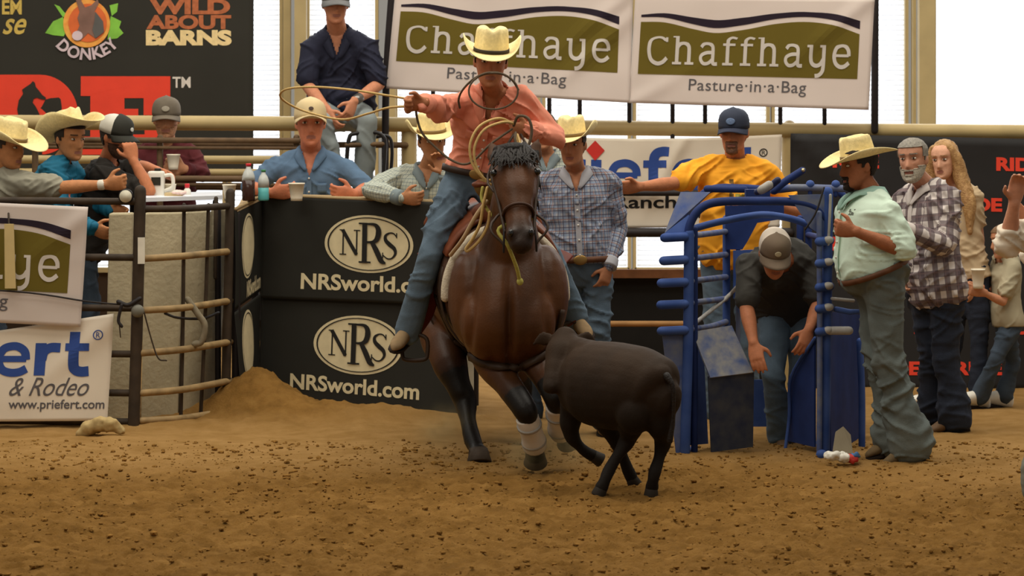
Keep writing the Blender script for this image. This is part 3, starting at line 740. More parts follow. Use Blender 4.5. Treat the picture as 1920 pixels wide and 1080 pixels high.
def slab_text(s, track=0.0):
    V_ = []; F_ = []; x = 0
    for ch in s:
        w, st = SLABS[ch]
        for pts, wd in st:
            v, f = ribbon(pts, wd); k = len(V_); V_ += (v+np.array([x, 0])).tolist(); F_ += [tuple(i+k for i in q) for q in f]
        x += w+track
    return np.array(V_), F_
def tall_x(vf):
    v, f = vf; y = v[:, 1]; v = v.copy(); v[:, 1] = np.where(y < .48, y*1.2, .576+(y-.48)*.644); return v, f
def fit(vf, x0, y0, x1, y1=None, h=None, base=None):
    """scale a 2d shape to span x0..x1; y0 is the baseline, h the height of the shape's upper extent (else proportional)"""
    v, f = vf; v = v.copy(); a, b_ = v[:, 0].min(), v[:, 0].max(); sx = (x1-x0)/(b_-a); sy = sx if h is None else h/v[:, 1].max()
    v[:, 0] = (v[:, 0]-a)*sx+x0; v[:, 1] = v[:, 1]*sy+y0; return v, f
def ell2(cx, cy, rx, ry, n=48, inner=0.0):
    v = []; f = []; k = 5
    for i in range(k):
        r = inner+(1-inner)*i/(k-1)
        for j in range(n): v.append((cx+rx*r*math.cos(2*math.pi*j/n), cy+ry*r*math.sin(2*math.pi*j/n)))
    for i in range(k-1):
        for j in range(n): f.append((i*n+j, i*n+(j+1) % n, (i+1)*n+(j+1) % n, (i+1)*n+j))
    return np.array(v), f
def poly2(pts): return np.array(pts, float), [tuple(range(len(pts)))]
def strip2(xs, lo, hi, k=4):
    v = []; f = []
    for x, a, b_ in zip(xs, lo, hi):
        for i in range(k+1): v.append((x, a+(b_-a)*i/k))
    for i in range(len(xs)-1):
        for j in range(k): q = i*(k+1)+j; f.append((q, q+k+1, q+k+2, q+1))
    return np.array(v), f

HEAVY = {
 'P': (.66, [([(.13, .0), (.13, .72)], .17), ([(.13, .645), (.36, .645), (.49, .60), (.53, .48), (.48, .36), (.36, .32), (.13, .32)], .15)]),
 'r': (.46, [([(.12, .0), (.12, .52)], .17), ([(.14, .25), (.17, .38), (.27, .445), (.42, .445)], .15)]),
 'i': (.26, [([(.12, .0), (.12, .52)], .17)]),
 'e': (.60, [([(.08, .265), (.52, .265)], .10), ([(.515, .25), (.49, .38), (.40, .455), (.29, .47), (.16, .42), (.09, .26), (.15, .10), (.28, .045), (.42, .055), (.53, .11)], .13)]),
 'f': (.42, [([(.17, .0), (.17, .48), (.21, .62), (.31, .665), (.42, .66)], .16), ([(.0, .455), (.38, .455)], .125)]),
 't': (.44, [([(.16, .70), (.16, .20), (.20, .09), (.29, .06), (.40, .07)], .16), ([(.02, .455), (.39, .455)], .125)]),
}
def heavy(s, x0, yb, x1, h):
    V_ = []; F_ = []; x = 0
    for ch in s:
        w, st = HEAVY[ch]
        for pts, wd in st:
            v, f = ribbon(pts, wd); k = len(V_); V_ += (v+np.array([x, 0])).tolist(); F_ += [tuple(i+k for i in q) for q in f]
        x += w+.015
    v = np.array(V_); a, b_ = v[:, 0].min(), v[:, 0].max(); v[:, 0] = x0+(v[:, 0]-a)*(x1-x0)/(b_-a); v[:, 1] = yb-v[:, 1]*h/.72; return v, F_

class Banner:
    """a hung sheet; u runs to the right, v upward, both 0..1; print lies on its face"""
    def __init__(s, name, label, corners, m, wr=.010, seed=1, sag=0.0, cat='banner', group=None, nu=60, nv=30, folds=()):
        s.c = [Vector(p) for p in corners]; s.wr = wr; s.seed = seed; s.sag = sag; s.folds = folds
        tl, tr, br, bl = s.c; s.n = (tr-tl).cross(bl-tl).normalized()
        if s.n.y > 0: s.n = -s.n
        s.w = (tr-tl).length; s.h = (tl-bl).length
        base = (bl+br)/2; s.root = thing(name, label, cat, base, group)
        U, V_ = np.meshgrid(np.linspace(0, 1, nu+1), np.linspace(0, 1, nv+1)); va = s.pt(U.ravel(), V_.ravel(), 0)
        i = (np.arange(nv)[:, None]*(nu+1)+np.arange(nu)[None, :]).ravel(); fa = np.stack([i, i+1, i+nu+2, i+nu+1], -1)
        o = fast_obj('sheet', va, fa, m, s.root); md = o.modifiers.new('s', 'SOLIDIFY'); md.thickness = .002; md.offset = 0
    def pt(s, u, v, off):
        tl, tr, br, bl = (np.array(q) for q in s.c); u = np.asarray(u)[:, None]; v = np.asarray(v)[:, None]
        p = (bl*(1-u)+br*u)*(1-v)+(tl*(1-u)+tr*u)*v
        q = np.hstack([u*s.w, v*s.h, 0*u]); w = s.wr*(fbm(q*np.array([1.6, 2.6, 1]), 3, s.seed)+.5*np.sin((q[:, 0]*2.2+q[:, 1]*5)+2.5*fbm(q*1.2, 2, s.seed+3)))
        for (fu, fv, du, dv, wd, am) in s.folds:     # straight creases pulled from the ties
            L = math.hypot(du, dv); d = ((q[:, 0]-fu*s.w)*dv-(q[:, 1]-fv*s.h)*du)/L; al = ((q[:, 0]-fu*s.w)*du+(q[:, 1]-fv*s.h)*dv)/L
            w = w+am*np.exp(-(d/wd)**2)*np.clip(1-np.abs(al)/L, 0, 1)
        p = p+np.array(s.n)*(w[:, None]+off); p[:, 2] -= s.sag*np.sin(np.pi*u[:, 0])*(v[:, 0])
        return p
    def draw(s, name, vf, m, layer=1):
        v, f = vf; o = obj(name, s.pt(v[:, 0], v[:, 1], .0035*layer), f, m, s.root, smooth=False); return o
WHITEV = cloth_banner('banner_white', (226, 214, 206), .30); OLIVE = cloth_banner('print_olive', (116, 102, 46), .22); DARKP = cloth_banner('print_plum', (52, 44, 54), .15)
PRW = cloth_banner('print_white', (232, 224, 216), .3); GREYP = mat('print_grey', (92, 88, 90), .8)
def chaff(label, corners, seed, group=None, **k):
    bn = Banner('sponsor_banner', label, corners, WHITEV, seed=seed, **k)
    U = np.linspace(.030, .945, 40); top = smooth_interp(U, [.03, .12, .25, .335, .45, .60, .72, .84, .945], [.765, .765, .705, .672, .70, .765, .785, .755, .68])
    bn.draw('olive_field', strip2(U, np.full(40, .275), top, 8), OLIVE)
    d0 = top+.045; d1 = d0+np.interp(U, [.03, .15, .32, .45, .6, .75, .945], [.022, .045, .075, .07, .05, .045, .075])
    bn.draw('swoosh', strip2(U, d0, d1, 3), DARKP)
    bn.draw('lettering', fit(tall_x(slab_text('Chaffhaye', .04)), .063, .372, .912, h=.268), PRW, 2)
    bn.draw('tagline', fit(text2d('Pasture\u00b7in\u00b7a\u00b7Bag', .004, spacing=1.06), .245, .135, .735, h=.105), GREYP, 1)
    return bn
chaff('white sponsor banner with olive field hung behind the rider\'s straw hat', [P(742, -24, 20.45), P(1187, -8, 20.45), P(1181, 193, 20.45), P(724, 166, 20.45)], 3, 'sponsor banners with olive fields', folds=((.95, .95, -.6, -.5, .05, .02), (.9, .6, -.5, -.5, .05, .02)))
chaff('white sponsor banner with olive field and tagline hung clear above the man in yellow', [P(1191, -6, 20.45), P(1640, -2, 20.45), P(1629, 206, 20.45), P(1179, 193, 20.45)], 8, 'sponsor banners with olive fields', folds=((.95, .95, -.6, -.5, .05, .02), (.05, .05, .5, .3, .05, .015)))

# ------------------------------------------------------------------ arena fence of pipe behind everyone
IRON = mat('dark_iron', (34, 28, 28), .6, .2, 10); RUST = mat('brown_pipe', (92, 70, 46), .7, .25, 12); TANP = mat('tan_pipe', (178, 156, 108), .5, .07, 5)
fe = thing('pipe_fence', 'long tan pipe fence with dark uprights running behind the crowd', 'fence', (0, 20.62, 0))
pipe('top_rail', [P(-260, 228, 20.62), P(700, 233, 20.62), P(1300, 242, 20.62), P(2200, 250, 20.62)], .052, TANP, fe)
for ya, yb, r, m, x1 in ((298, 300, .030, TANP, 560), (322, 324, .028, TANP, 560), (268, 272, .022, RUST, 760), (348, 350, .026, RUST, 560)):
    pipe('rail', [P(-260, ya, 20.6), P(x1, yb, 20.6)], r, m, fe, n=10)
for x in (812, 905, 965, 1030, 1087, 1180, 1261, 1322, 1463, 1546):
    pipe('upright', [P(x, 245 if x != 1261 else 262, 20.60), P(x, -45, 20.60)], .0155, IRON, fe, n=8)
pipe('post', [P(722, 440, 20.5), P(724, 160, 20.5), P(737, -45, 20.5)], .026, IRON, fe, n=10)
pipe('post', [P(1640, 245, 20.55), P(1641, -45, 20.55)], .026, IRON, fe, n=10)
for x in (-230, 767, 1480, 1990):
    a = P(x, 240, 20.66); pipe('post', [(a.x, a.y, a.z), (a.x, a.y, -.05)], .055, TANP, fe, n=12)
pipe('rail', [P(1040, 362, 20.5), P(1480, 362, 20.5)], .022, IRON, fe, n=10); pipe('rail', [P(1040, 436, 20.5), P(1480, 436, 20.5)], .034, IRON, fe, n=10)
lb = B().box(P(1215, 513, 20.7), (.45, .03, .03)); lb.out('ledge', mat('brown_board', (120, 78, 48), .8, .2, 12), fe, smooth=False)
pipe('brown_lower_rail', [P(1040, 607, 20.5), P(1290, 607, 20.5)], .020, mat('tan_board', (150, 110, 66), .8), fe, n=8)
lw = B().slab([P(1010, 520, 20.75), P(1500, 520, 20.75), P(1500, 735, 20.75), P(1010, 735, 20.75)], .03); o = lw.out('black_panel', mat('black_board', (22, 20, 18), .9), fe, smooth=False)

# front brown rail the man in maroon leans on
rf = thing('rail_fence', 'low brown rail fence in front of the man in maroon', 'fence', (-3, 19.95, 0))
for y, r in ((262, .020), (276, .012), (334, .022), (345, .014)):
    pipe('rail', [P(60, y, 19.95), P(560, y+2, 19.95)], r, RUST, rf, n=10)
for x in (66, 300, 556): a = P(x, 258, 19.98); pipe('post', [a, (a.x, a.y, -.03)], .022, RUST, rf, n=8)

# ------------------------------------------------------------------ other banners
BLACKV = mat('banner_black', (46, 44, 38), .75, .06, 3, spec=.25); REDP = mat('print_red', (226, 66, 44), .7, .04); GOLD = mat('print_gold', (196, 168, 84), .6, .1)
big = Banner('sponsor_banner', 'huge black banner with red letters and logos hung in front of the windows', [P(-560, -160, 22), P(476, -160, 22), P(475, 335, 22), P(-560, 335, 22)], BLACKV, wr=.004, seed=12)
def bu(pts): return [((x+560)/1036, (335-y)/495) for x, y in pts]
def bigd(name, vf, m, layer=1):
    v, f = vf; v = np.array(bu(v)); return big.draw(name, (v, f), m, layer)
def pxtext(s, x0, yb, x1, h, **k):
    v, f = text2d(s, **k); v = v.copy(); a, b_ = v[:, 0].min(), v[:, 0].max(); v[:, 0] = x0+(v[:, 0]-a)*(x1-x0)/(b_-a); v[:, 1] = yb-v[:, 1]*h/max(v[:, 1].max(), .01); return v, f
dpts = [(-70, 140), (75, 140)]+[(75+72*math.sin(a), 215-75*math.cos(a)) for a in np.linspace(.15, math.pi-.15, 22)]+[(75, 290), (-70, 290), (-70, 262), (-48, 262), (-48, 168), (-70, 168)]
bigd('red_letter', poly2(dpts), REDP)
bigd('red_letter', poly2([(152, 143), (320, 143), (320, 216), (270, 216), (270, 184), (234, 184), (234, 204), (260, 204), (260, 230), (234, 230), (234, 252), (272, 252), (272, 225), (322, 225), (322, 290), (152, 290), (152, 256), (170, 256), (170, 180), (152, 180)]), REDP)
bigd('horse_silhouette', poly2([(36, 222), (33, 205), (36, 188), (44, 176), (42, 168), (49, 163), (58, 157), (62, 152), (66, 155), (68, 163), (74, 170), (80, 178), (87, 183), (86, 187), (78, 186), (70, 183), (64, 185), (62, 192), (68, 200), (74, 212), (78, 226), (80, 290), (30, 290)]), BLACKV, 2)
bigd('lettering', pxtext('TM', 324, 164, 358, 20, bold=.02), mat('print_pale', (214, 206, 196), .7))
OR_ = mat('print_orange', (232, 140, 60), .6, .1, 20, rgb2=(238, 176, 84)); GRN = mat('print_green', (130, 190, 70), .6, .2); LIL = mat('print_lilac', (206, 186, 192), .6); DNK = mat('print_donkey', (128, 96, 84), .7, .2); DNK2 = mat('print_shadow_grey', (92, 90, 88), .7)
for lv in ([(85, 62), (100, 40), (118, 32), (128, 50), (120, 68), (100, 66)], [(102, 8), (112, 12), (120, 22), (130, 30), (118, 32)], [(208, 30), (228, 40), (224, 52), (232, 62), (220, 72), (202, 74)], [(206, 10), (222, 6), (220, 22), (210, 30)]):
    bigd('leaf', poly2(lv), GRN)
bigd('ring', ell2(163, 44, 44, 45), OR_, 2); bigd('disc', ell2(165, 43, 36, 36), mat('print_deep_orange', (214, 104, 52), .6), 3)
bigd('donkey_head', poly2([(142, 66), (150, 48), (146, 34), (150, 22), (143, 0), (149, -6), (160, 14), (172, 10), (184, -2), (186, 6), (178, 22), (194, 40), (196, 60), (180, 72), (166, 62), (152, 76), (140, 76)]), DNK, 4)
bigd('muzzle', ell2(146, 67, 10, 9, 20), LIL, 5); bigd('mane', poly2([(180, 22), (194, 40), (196, 60), (180, 72), (174, 56), (178, 40)]), DNK2, 5)
v, f = text2d('DONKEY', .03); v = v.copy(); v[:, 0] = (v[:, 0]-v[:, 0].min())/(v[:, 0].max()-v[:, 0].min()); aa = math.radians(138)-v[:, 0]*math.radians(100)
rr = 78-v[:, 1]/v[:, 1].max()*22; bigd('lettering', (np.stack([163+rr*np.cos(aa), 34+rr*np.sin(aa)], 1), f), LIL, 3)
BRN = mat('print_copper', (176, 100, 62), .6, .2, 30); CRM = mat('print_cream', (232, 206, 150), .6, .1, 30)
bigd('lettering', pxtext('WILD', 280, 25, 432, 27, bold=.05), BRN); bigd('lettering', pxtext('ABOUT', 275, 53, 434, 25, bold=.045), BRN); bigd('lettering', pxtext('BARNS', 274, 83, 435, 27, bold=.06), CRM)
bigd('lettering', pxtext('EM', 4, 26, 41, 26, bold=.03), GOLD); bigd('lettering', pxtext('se', 5, 63, 50, 28, bold=.015, shear=.4), GOLD)

RB = mat('banner_black_right', (34, 32, 32), .7, .1, 3, spec=.3)
rb = Banner('sponsor_banner', 'black step and repeat banner with small red words hung on the right fence', [P(1482, 250, 20.5), P(2260, 268, 20.5), P(2260, 735, 20.5), P(1482, 735, 20.5)], RB, wr=.012, seed=22, folds=((.02, .98, .5, -.45, .04, .03), (.1, .98, .15, -.8, .05, .02)))
RT = text2d('RIDE', .045)
for r in range(6):
    for c_ in range(6):
        x0 = 1560+154*c_-(77 if r % 2 else 0); y0 = 317+77*r
        if x0 < 1490 or x0 > 2140: continue
        v, f = fit(RT, 0, 0, 1, h=1); v = np.stack([(x0+v[:, 0]*88-1482)/778, (735-(y0-v[:, 1]*24))/478], 1); rb.draw('red_word', (v, f), REDP)
RW = mat('banner_white_matte', (222, 210, 192), .8, .04, 3); BLU = mat('print_blue', (44, 72, 142), .7, .05); BLK = mat('print_black', (24, 22, 22), .7); DIA = mat('print_red_diamond', (200, 48, 40), .6)
pb = Banner('sponsor_banner', 'white banner with blue letters and red diamond behind the man in yellow', [P(960, 252, 20.55), P(1466, 252, 20.55), P(1462, 426, 20.55), P(960, 428, 20.55)], RW, wr=.012, seed=31, sag=.03, folds=((.45, 1, .02, -.9, .10, .03), (.62, .9, -.3, -.6, .04, .03)))
def pbd(name, vf, m, layer=1):
    v, f = vf; v = np.stack([(v[:, 0]-960)/506, (427-v[:, 1])/175], 1); return pb.draw(name, (v, f), m, layer)
pbd('lettering', heavy('Priefert', 978, 355, 1428, 84), BLU); pbd('diamond', poly2([(1116, 257), (1134, 276), (1116, 296), (1099, 276)]), DIA, 2)
pbd('lettering', pxtext('Ranch', 1152, 388, 1270, 24, bold=.02), BLK); pbd('lettering', pxtext('w', 1296, 408, 1322, 12, bold=.02), BLK)
pbd('trademark_ring', ell2(1432, 285, 8, 8, 24, .75), BLK); pbd('lettering', pxtext('R', 1429, 289, 1436, 8), BLK)

# ------------------------------------------------------------------ judges' stand
NB = mat('banner_black_stand', (36, 35, 30), .7, .1, 3, spec=.3, bump=.1, bscale=8); NC = mat('print_ivory', (214, 200, 162), .7, .08, 14); ND = mat('print_ink', (30, 28, 26), .7)
js = thing('judges_stand', 'black draped judges stand with raised floor and counter behind the horse', 'stand', (P(680, 700, 18.9).x, 19.2, 0))
A0, A1, A2 = P(441, 392, 18.72), P(494, 366, 19.2), P(872, 381, 18.55)
def dn(p, z): return Vector((p.x, p.y, z))
back = lambda p: Vector((p.x, p.y+.02, p.z))
top = [A0+V(.01, .02, -.02), A1+V(0.01, .03, -.02), A2+V(0, .03, -.02), A2+V(.05, .75, -.02), A1+V(-.18, .75, -.02)]
B().slab([Vector(p) for p in top][::-1], -.03).out('counter', mat('worn_wood', (176, 150, 112), .8, .15, 14), js, smooth=False)
B().slab([dn(A0+V(.06, .45, 0), .55), dn(A1+V(.03, .10, 0), .55), dn(A2+V(0, .10, 0), .55), dn(A2+V(0, 1.3, 0), .55), dn(A0+V(.02, 1.5, 0), .55)], .05).out('raised_floor', mat('plank_floor', (90, 70, 48), .9, .2, 9), js, smooth=False)
for p in (A0, A1, A2, A2+V(.05, .7, 0), A1+V(-.12, .7, 0)): pipe('post', [back(p)+V(0, .04, -.04), dn(back(p)+V(0, .04, 0), -.03)], .028, IRON, js, n=8)
pipe('counter_edge', [A0+V(0, 0, .0), A1, A2], .012, mat('tan_edge', (150, 128, 92), .8), js, n=8, sub=1)
def nrs(label, c, lu, oval, words, seed, wide=True, letters=True):
    b = Banner('stand_banner', label, c, NB, wr=.006, seed=seed, group='black banners draped on the judges stand')
    cx, cy, rx, ry = oval
    b.draw('oval', ell2(cx, cy, rx, ry), NC); b.draw('oval_line', ell2(cx, cy, rx*.93, ry*.925, inner=.965), ND, 2)
    if letters:
        b.draw('lettering', fit(slab_text('N'), cx-rx*.66, cy-ry*.40, cx-rx*.19, h=ry*.90), ND, 2); b.draw('lettering', fit(slab_text('R'), cx-rx*.22, cy-ry*.66, cx+rx*.40, h=ry*1.40), ND, 3)
        b.draw('lettering', fit(slab_text('S'), cx+rx*.31, cy-ry*.50, cx+rx*.64, h=ry*.94), ND, 2)
        v, f = text2d('NRSworld.com', .028); b.draw('web_address', fit((v, f), words[0], words[1], words[2], h=words[3]), NC)
    else:
        v, f = text2d('NRSworld.com', .03); b.draw('web_address', fit((v, f), words[0], words[1], words[2], h=words[3]), NC)
    return b
nf = V(0, -.012, 0)
U0, U1 = 494, 872
nrs('upper black banner with ivory oval logo on the front of the stand', [A1+nf, A2+nf, P(872, 574, 18.54), P(488, 559, 19.19)], 0, ((694-490)/382, 1-(457-372)/196, 83/382, 55/196), ((568-490)/382, .112, (828-490)/382, .150), 41)
nrs('lower black banner with ivory oval logo reaching down to the dirt', [P(490, 555, 19.20), P(872, 569, 18.57), P(864, 782, 18.56), P(484, 745, 19.18)], 0, ((673-487)/380, .575, 83/380, 55/200), ((548-487)/380, .122, (790-487)/380, .143), 45)
nrs('upper narrow black banner on the angled end of the stand', [A0+nf, A1+nf+V(-.004, 0, 0), P(489, 545, 19.17), P(441, 580, 18.70)], 0, (.46, .56, .24, .33), (.42, .045, .96, .16), 47, letters=False)
nrs('lower narrow black banner on the angled end of the stand', [P(441, 586, 18.69), P(489, 550, 19.16), P(486, 745, 19.15), P(452, 775, 18.69)], 0, (.45, .60, .26, .34), (.40, .10, .9, .12), 49, letters=False)

# ------------------------------------------------------------------ round pen panel and concrete slabs at left
fp = thing('panel_fence', 'rusty curved pipe panel fence with sponsor banners tied on it', 'fence', (P(255, 800, 17.9).x, 17.9, 0))
PR = mat('worn_pipe', (150, 124, 84), .65, .3, 10); PD = mat('dark_worn_pipe', (58, 46, 34), .7, .3, 10)
pipe('corner_post', [P(263, 358, 17.9), P(257, 600, 17.9), P(250, 812, 17.88)], .036, PD, fp, n=12)
pipe('end_post', [P(432, 362, 18.72), P(422, 790, 18.70)], .030, PD, fp, n=12); pipe('end_post', [P(405, 372, 18.86), P(404, 520, 18.86)], .014, PD, fp, n=8)
for ya, yb, yc, m in ((392, 391, 386, PD), (485, 480, 471, PR), (582, 577, 564, PR), (662, 655, 641, PR), (737, 730, 714, PR), (789, 784, 770, PR)):
    pipe('rail', [P(266, ya, 17.9), P(345, yb, 18.12), P(432, yc, 18.74)], .022, m, fp, n=10)
for y, m in ((378, PD), (483, PD), (578, PD), (664, PD), (737, PD), (791, PD)):
    pipe('rail', [P(-385, y-6, 17.9), P(256, y, 17.9)], .022, m, fp, n=10)
for xa, xb, d in ((345, 339, 18.16), (391, 376, 18.42)):
    pipe('brace', [P(xa, 384, d), P((xa+xb)/2+1, 600, d), P(xb, 785, d)], .012, PD, fp, n=8)
B().slab([P(8, 420, 17.78), P(25, 420, 17.78), P(29, 541, 17.78), P(9, 541, 17.78)], .02).out('board', mat('tan_board_strip', (196, 174, 122), .8, .08), fp, smooth=False); pipe('board_tie', [P(16, 400, 17.84), P(17, 430, 17.79)], .006, PD, fp, n=6)
a = P(-380, 378, 17.9); pipe('corner_post', [a, (a.x, a.y, -.03)], .036, PD, fp, n=12)
pipe('chain', [P(262, 560, 17.83), P(240, 572, 17.82), P(222, 566, 17.82)], .014, IRON, fp, n=8); pipe('latch', [P(228, 572, 17.8), P(222, 600, 17.8), P(228, 612, 17.8)], .010, IRON, fp, n=8)
pipe('tie_cord', [P(270, 585, 17.84), P(285, 640, 17.86), P(297, 672, 17.86), P(312, 676, 17.87)], .005, PD, fp, n=6); pipe('tie_cord', [P(222, 592, 17.82), P(226, 632, 17.82)], .004, PD, fp, n=6)
B().ell(P(258, 583, 17.83), (.04, .03, .04)).out('clamp', mat('grey_clamp', (110, 108, 98), .6), fp)
pipe('strap', [P(310, 588, 18.0), P(335, 596, 18.05), P(380, 597, 18.35), P(410, 586, 18.7)], .009, IRON, fp, n=6)
for p_ in ([(352, 562), (372, 590), (384, 610), (378, 640), (365, 645)],): pipe('rag', [P(x, y, 18.2) for x, y in p_], .020, mat('grey_rag', (126, 116, 96), .9, .2, 30), fp, n=8)
B().box(P(265, 470, 17.85), (.021, .006, .08)).out('white_tape', mat('white_tape', (222, 216, 200), .6), fp, smooth=False)
CON = mat('rough_concrete', (184, 172, 142), .95, .10, 5, .5, 30)
for i, (x0, x1, d0, d1) in enumerate(((204, 248, 18.30, 18.36), (271, 343, 18.40, 18.56), (347, 389, 18.60, 18.80), (394, 426, 18.86, 19.1))):
    a, c = P(x0, 392, d0), P(x1, 392, d1); a.z = c.z = 1.285
    a2, c2 = P(x0-8 if i == 0 else x0-3-4*i, 780, d0), P(x1-6-5*i, 780, d1)
    q = B(); R = []
    for p_, p2 in ((a, a2), (c, c2)):
        R.append([p_, Vector((p_.x, p_.y+.12, p_.z)), Vector((p2.x, p2.y+.12, -.03)), Vector((p2.x, p2.y, -.03))])
    q.loft(R); o = q.out('concrete_slab', CON, None, smooth=False); md = o.modifiers.new('b', 'BEVEL'); md.width = .012; md.segments = 2
    tag(o, ['narrow pale concrete slab left of the rusty corner post', 'widest pale concrete slab right of the rusty corner post', 'pale concrete slab in the middle of the curved pipe panel', 'narrowest pale concrete slab beside the stand end post'][i], 'slab', 'concrete slabs behind the curved pipe panel')
tt = thing('table', 'white topped table behind the curved pipe panel', 'table', (P(350, 700, 19).x, 19.1, 0))
tp = [P(268, 386, 18.42), P(418, 386, 18.95), P(412, 370, 19.75), P(236, 370, 19.55)]
for q in tp: q.z = 1.352
B().slab(tp, .025).out('table_top', mat('white_laminate', (226, 230, 238), .35, .03), tt, smooth=False)
for p_ in tp: c = Vector(tp[0]+tp[2])/2; q = p_.lerp(c, .12); pipe('leg', [(q.x, q.y, 1.31), (q.x, q.y, -.03)], .02, IRON, tt, n=8)

lc = chaff('white sponsor banner with olive field tied to the pipe panel at left', [P(-366, 364, 17.85), P(166, 388, 17.85), P(151, 613, 17.83), P(-372, 586, 17.83)], 15, folds=((.98, .9, -.4, -.35, .05, .02),))
pipe('tie_cord', [P(-300, 532, 17.82), P(20, 546, 17.82), P(163, 565, 17.82), P(240, 572, 17.84)], .006, IRON, lc.root, n=6)
lp = Banner('sponsor_banner', 'white banner with blue letters tied low on the pipe panel at left', [P(-330, 668, 17.86), P(214, 588, 17.86), P(201, 789, 17.83), P(-335, 792, 17.83)], RW, wr=.008, seed=33, folds=((1.0, .95, -.7, -.35, .05, .02),))
def lpd(name, vf, m, layer=1):
    v, f = vf; X, Y = v[:, 0], v[:, 1]; u = (X+332)/(208+332); tp_ = 668-80*u; bt_ = 792-3*u; return lp.draw(name, (np.stack([u, (bt_-Y)/(bt_-tp_)], 1), f), m, layer)
lpd('lettering', heavy('Priefert', -312, 704, 168, 84), BLU); lpd('trademark_ring', ell2(181, 628, 9.5, 9.5, 24, .8), BLU); lpd('lettering', pxtext('R', 177.5, 633, 185, 10), BLU)
lpd('script', pxtext('& Rodeo', 20, 742, 170, 34, shear=.45), GREYP); lpd('web_address', pxtext('www.priefert.com', 20, 766, 201, 17, bold=.015), GREYP)
rag = B().tube([P(150, 812, 17.55), P(175, 800, 17.55), P(205, 795, 17.5), P(228, 808, 17.5)], [.03, .05, .045, .025], n=10); va, na, fa = rag.remesh(.012, 2); va = va+na*(.02*fbm(va*25, 3, 4))[:, None]
tag(fast_obj('rag', va, fa, mat('dusty_rag', (176, 152, 104), .95, .15, 30), None), 'dusty pale rag crumpled on the dirt by the fence corner', 'rag')
# ------------------------------------------------------------------ the crowd
STRAW = mat('straw', (236, 216, 158), .8, .10, 60, .25, 200, .2); BANDM = mat('hat_band_dark', (120, 96, 60), .8); BANDD = mat('hat_band_black', (48, 40, 34), .8)
DENIM = mat('denim', (92, 110, 126), .9, .22, 7, .2, 150); DENIMD = mat('denim_dark', (62, 74, 88), .9, .25, 7, .2, 150); DENIMK = mat('denim_black_blue', (38, 44, 58), .9, .2, 7, .2, 150); DENIMG = mat('denim_grey', (112, 116, 110), .9, .2, 6, .2, 150)
LEATH = mat('boot_leather', (112, 84, 56), .6, .25, 14); LEATHB = mat('belt_leather', (96, 60, 38), .6, .2, 20); SILVER = mat('buckle_silver', (196, 180, 140), .35, .1, 30, metal=.8); SHOEW = mat('white_shoe', (222, 218, 206), .6)
CUPM = mat('foam_cup', (236, 226, 204), .7, .03)
def cup(c, label, h=.115, r=.038, tilt=None):
    b = B(); R = []; c = Vector(c); up = Vector(tilt or (0, 0, 1)).normalized(); a = up.orthogonal().normalized(); w = up.cross(a)
    for z, k in ((0, .72), (.02, .74), (h*.92, .98), (h*.93, 1.04), (h, 1.04), (h, .95), (h*.9, .9), (.012, .66)):
        R.append([c+up*z+(a*math.cos(t)+w*math.sin(t))*r*k for t in (2*math.pi*j/20 for j in range(20))])
    o = b.loft(R).out('foam_cup', CUPM, None, origin=c); return tag(o, label, 'cup', 'white foam cups')

# seated man in the blue shirt
f = Fig('person in blue denim shirt and tan cap seated at the counter of the stand', 19.4, dict(head=(582, 233, -.05), nb=(583, 284, .03), sr=(520, 316, 0), sl=(646, 316, 0), pel=(583, 442, .1), er=(466, 350, -.1), wr=(510, 362, -.28), el=(690, 352, -.08), wl=(664, 364, -.3), pr=(555, 446, .1), pl=(611, 446, .1), kr=(548, 462, -.12), kl=(618, 462, -.12), ar=(548, 560, .1), al=(618, 560, .1)), (6, 2, 0), 1.26, 1.22, .05, sw=1.0)
f.body((196, 120, 88), hands={'r': ((.9, -.3, .1), (0, -.3, 1), .6), 'l': ((-.9, -.3, .05), (0, -.3, 1), .6)}, jaw=1.12, neck=.066)
f.face_hair((150, 140, 124), 'short')
DS = mat('denim_shirt', (88, 112, 138), .9, .14, 9, .15, 160)
o = f.shirt(DS, .0, .56, .016, .008, (.14, .05), voxel=.009, collar=DS, placket=DS); f.pocket(DS, o, .62, -.085, .06, .06, .026)
f.cap(mat('tan_cap', (212, 190, 146), .85, .06), mat('tan_cap', (0, 0, 0)), logo=mat('cap_logo_brown', (70, 52, 44), .7), logo_r=(.013, .010), billdown=.004, tilt=-5)
f.jeans(DENIMD); [f.boot(LEATH, q, (0, -1, -.1)) for q in 'rl']

# seated man in light plaid, hand to his mouth
PL1 = plaid('plaid_pale_green', (186, 190, 176), [(0, .022, .004, 0, (112, 124, 128), .8), (1, .022, .004, 0, (112, 124, 128), .8), (0, .022, .003, .011, (150, 160, 150), .6)])
f = Fig('person in pale checked shirt and straw hat seated with a hand over the mouth', 18.98, dict(head=(810, 266, -.06), nb=(802, 316, .03), sr=(743, 334, 0), sl=(860, 332, 0), pel=(796, 450, .1), er=(694, 357, -.15), wr=(752, 371, -.3), el=(850, 378, -.25), wl=(836, 326, -.33), pr=(770, 452, .1), pl=(822, 452, .1), kr=(765, 468, -.1), kl=(826, 468, -.1), ar=(765, 575, .1), al=(826, 575, .1)), (12, 6, 4), 1.12, 1.12, .04)
f.body((178, 122, 84), hands={'r': ((.95, -.25, -.05), (0, -.3, 1), .6), 'l': ((-.42, .12, .9), (-.9, -.1, -.3), .5)}, jaw=1.05)
f.face_hair((70, 56, 44), 'short'); f.shirt(PL1, .0, 1.0, .014, .007, (.09, .035), collar=PL1, placket=PL1)
f.cowboy_hat(STRAW, BANDM, tilt=2, curl=.08, z=.058); f.jeans(DENIMD); [f.boot(LEATH, q, (0, -1, -.1)) for q in 'rl']

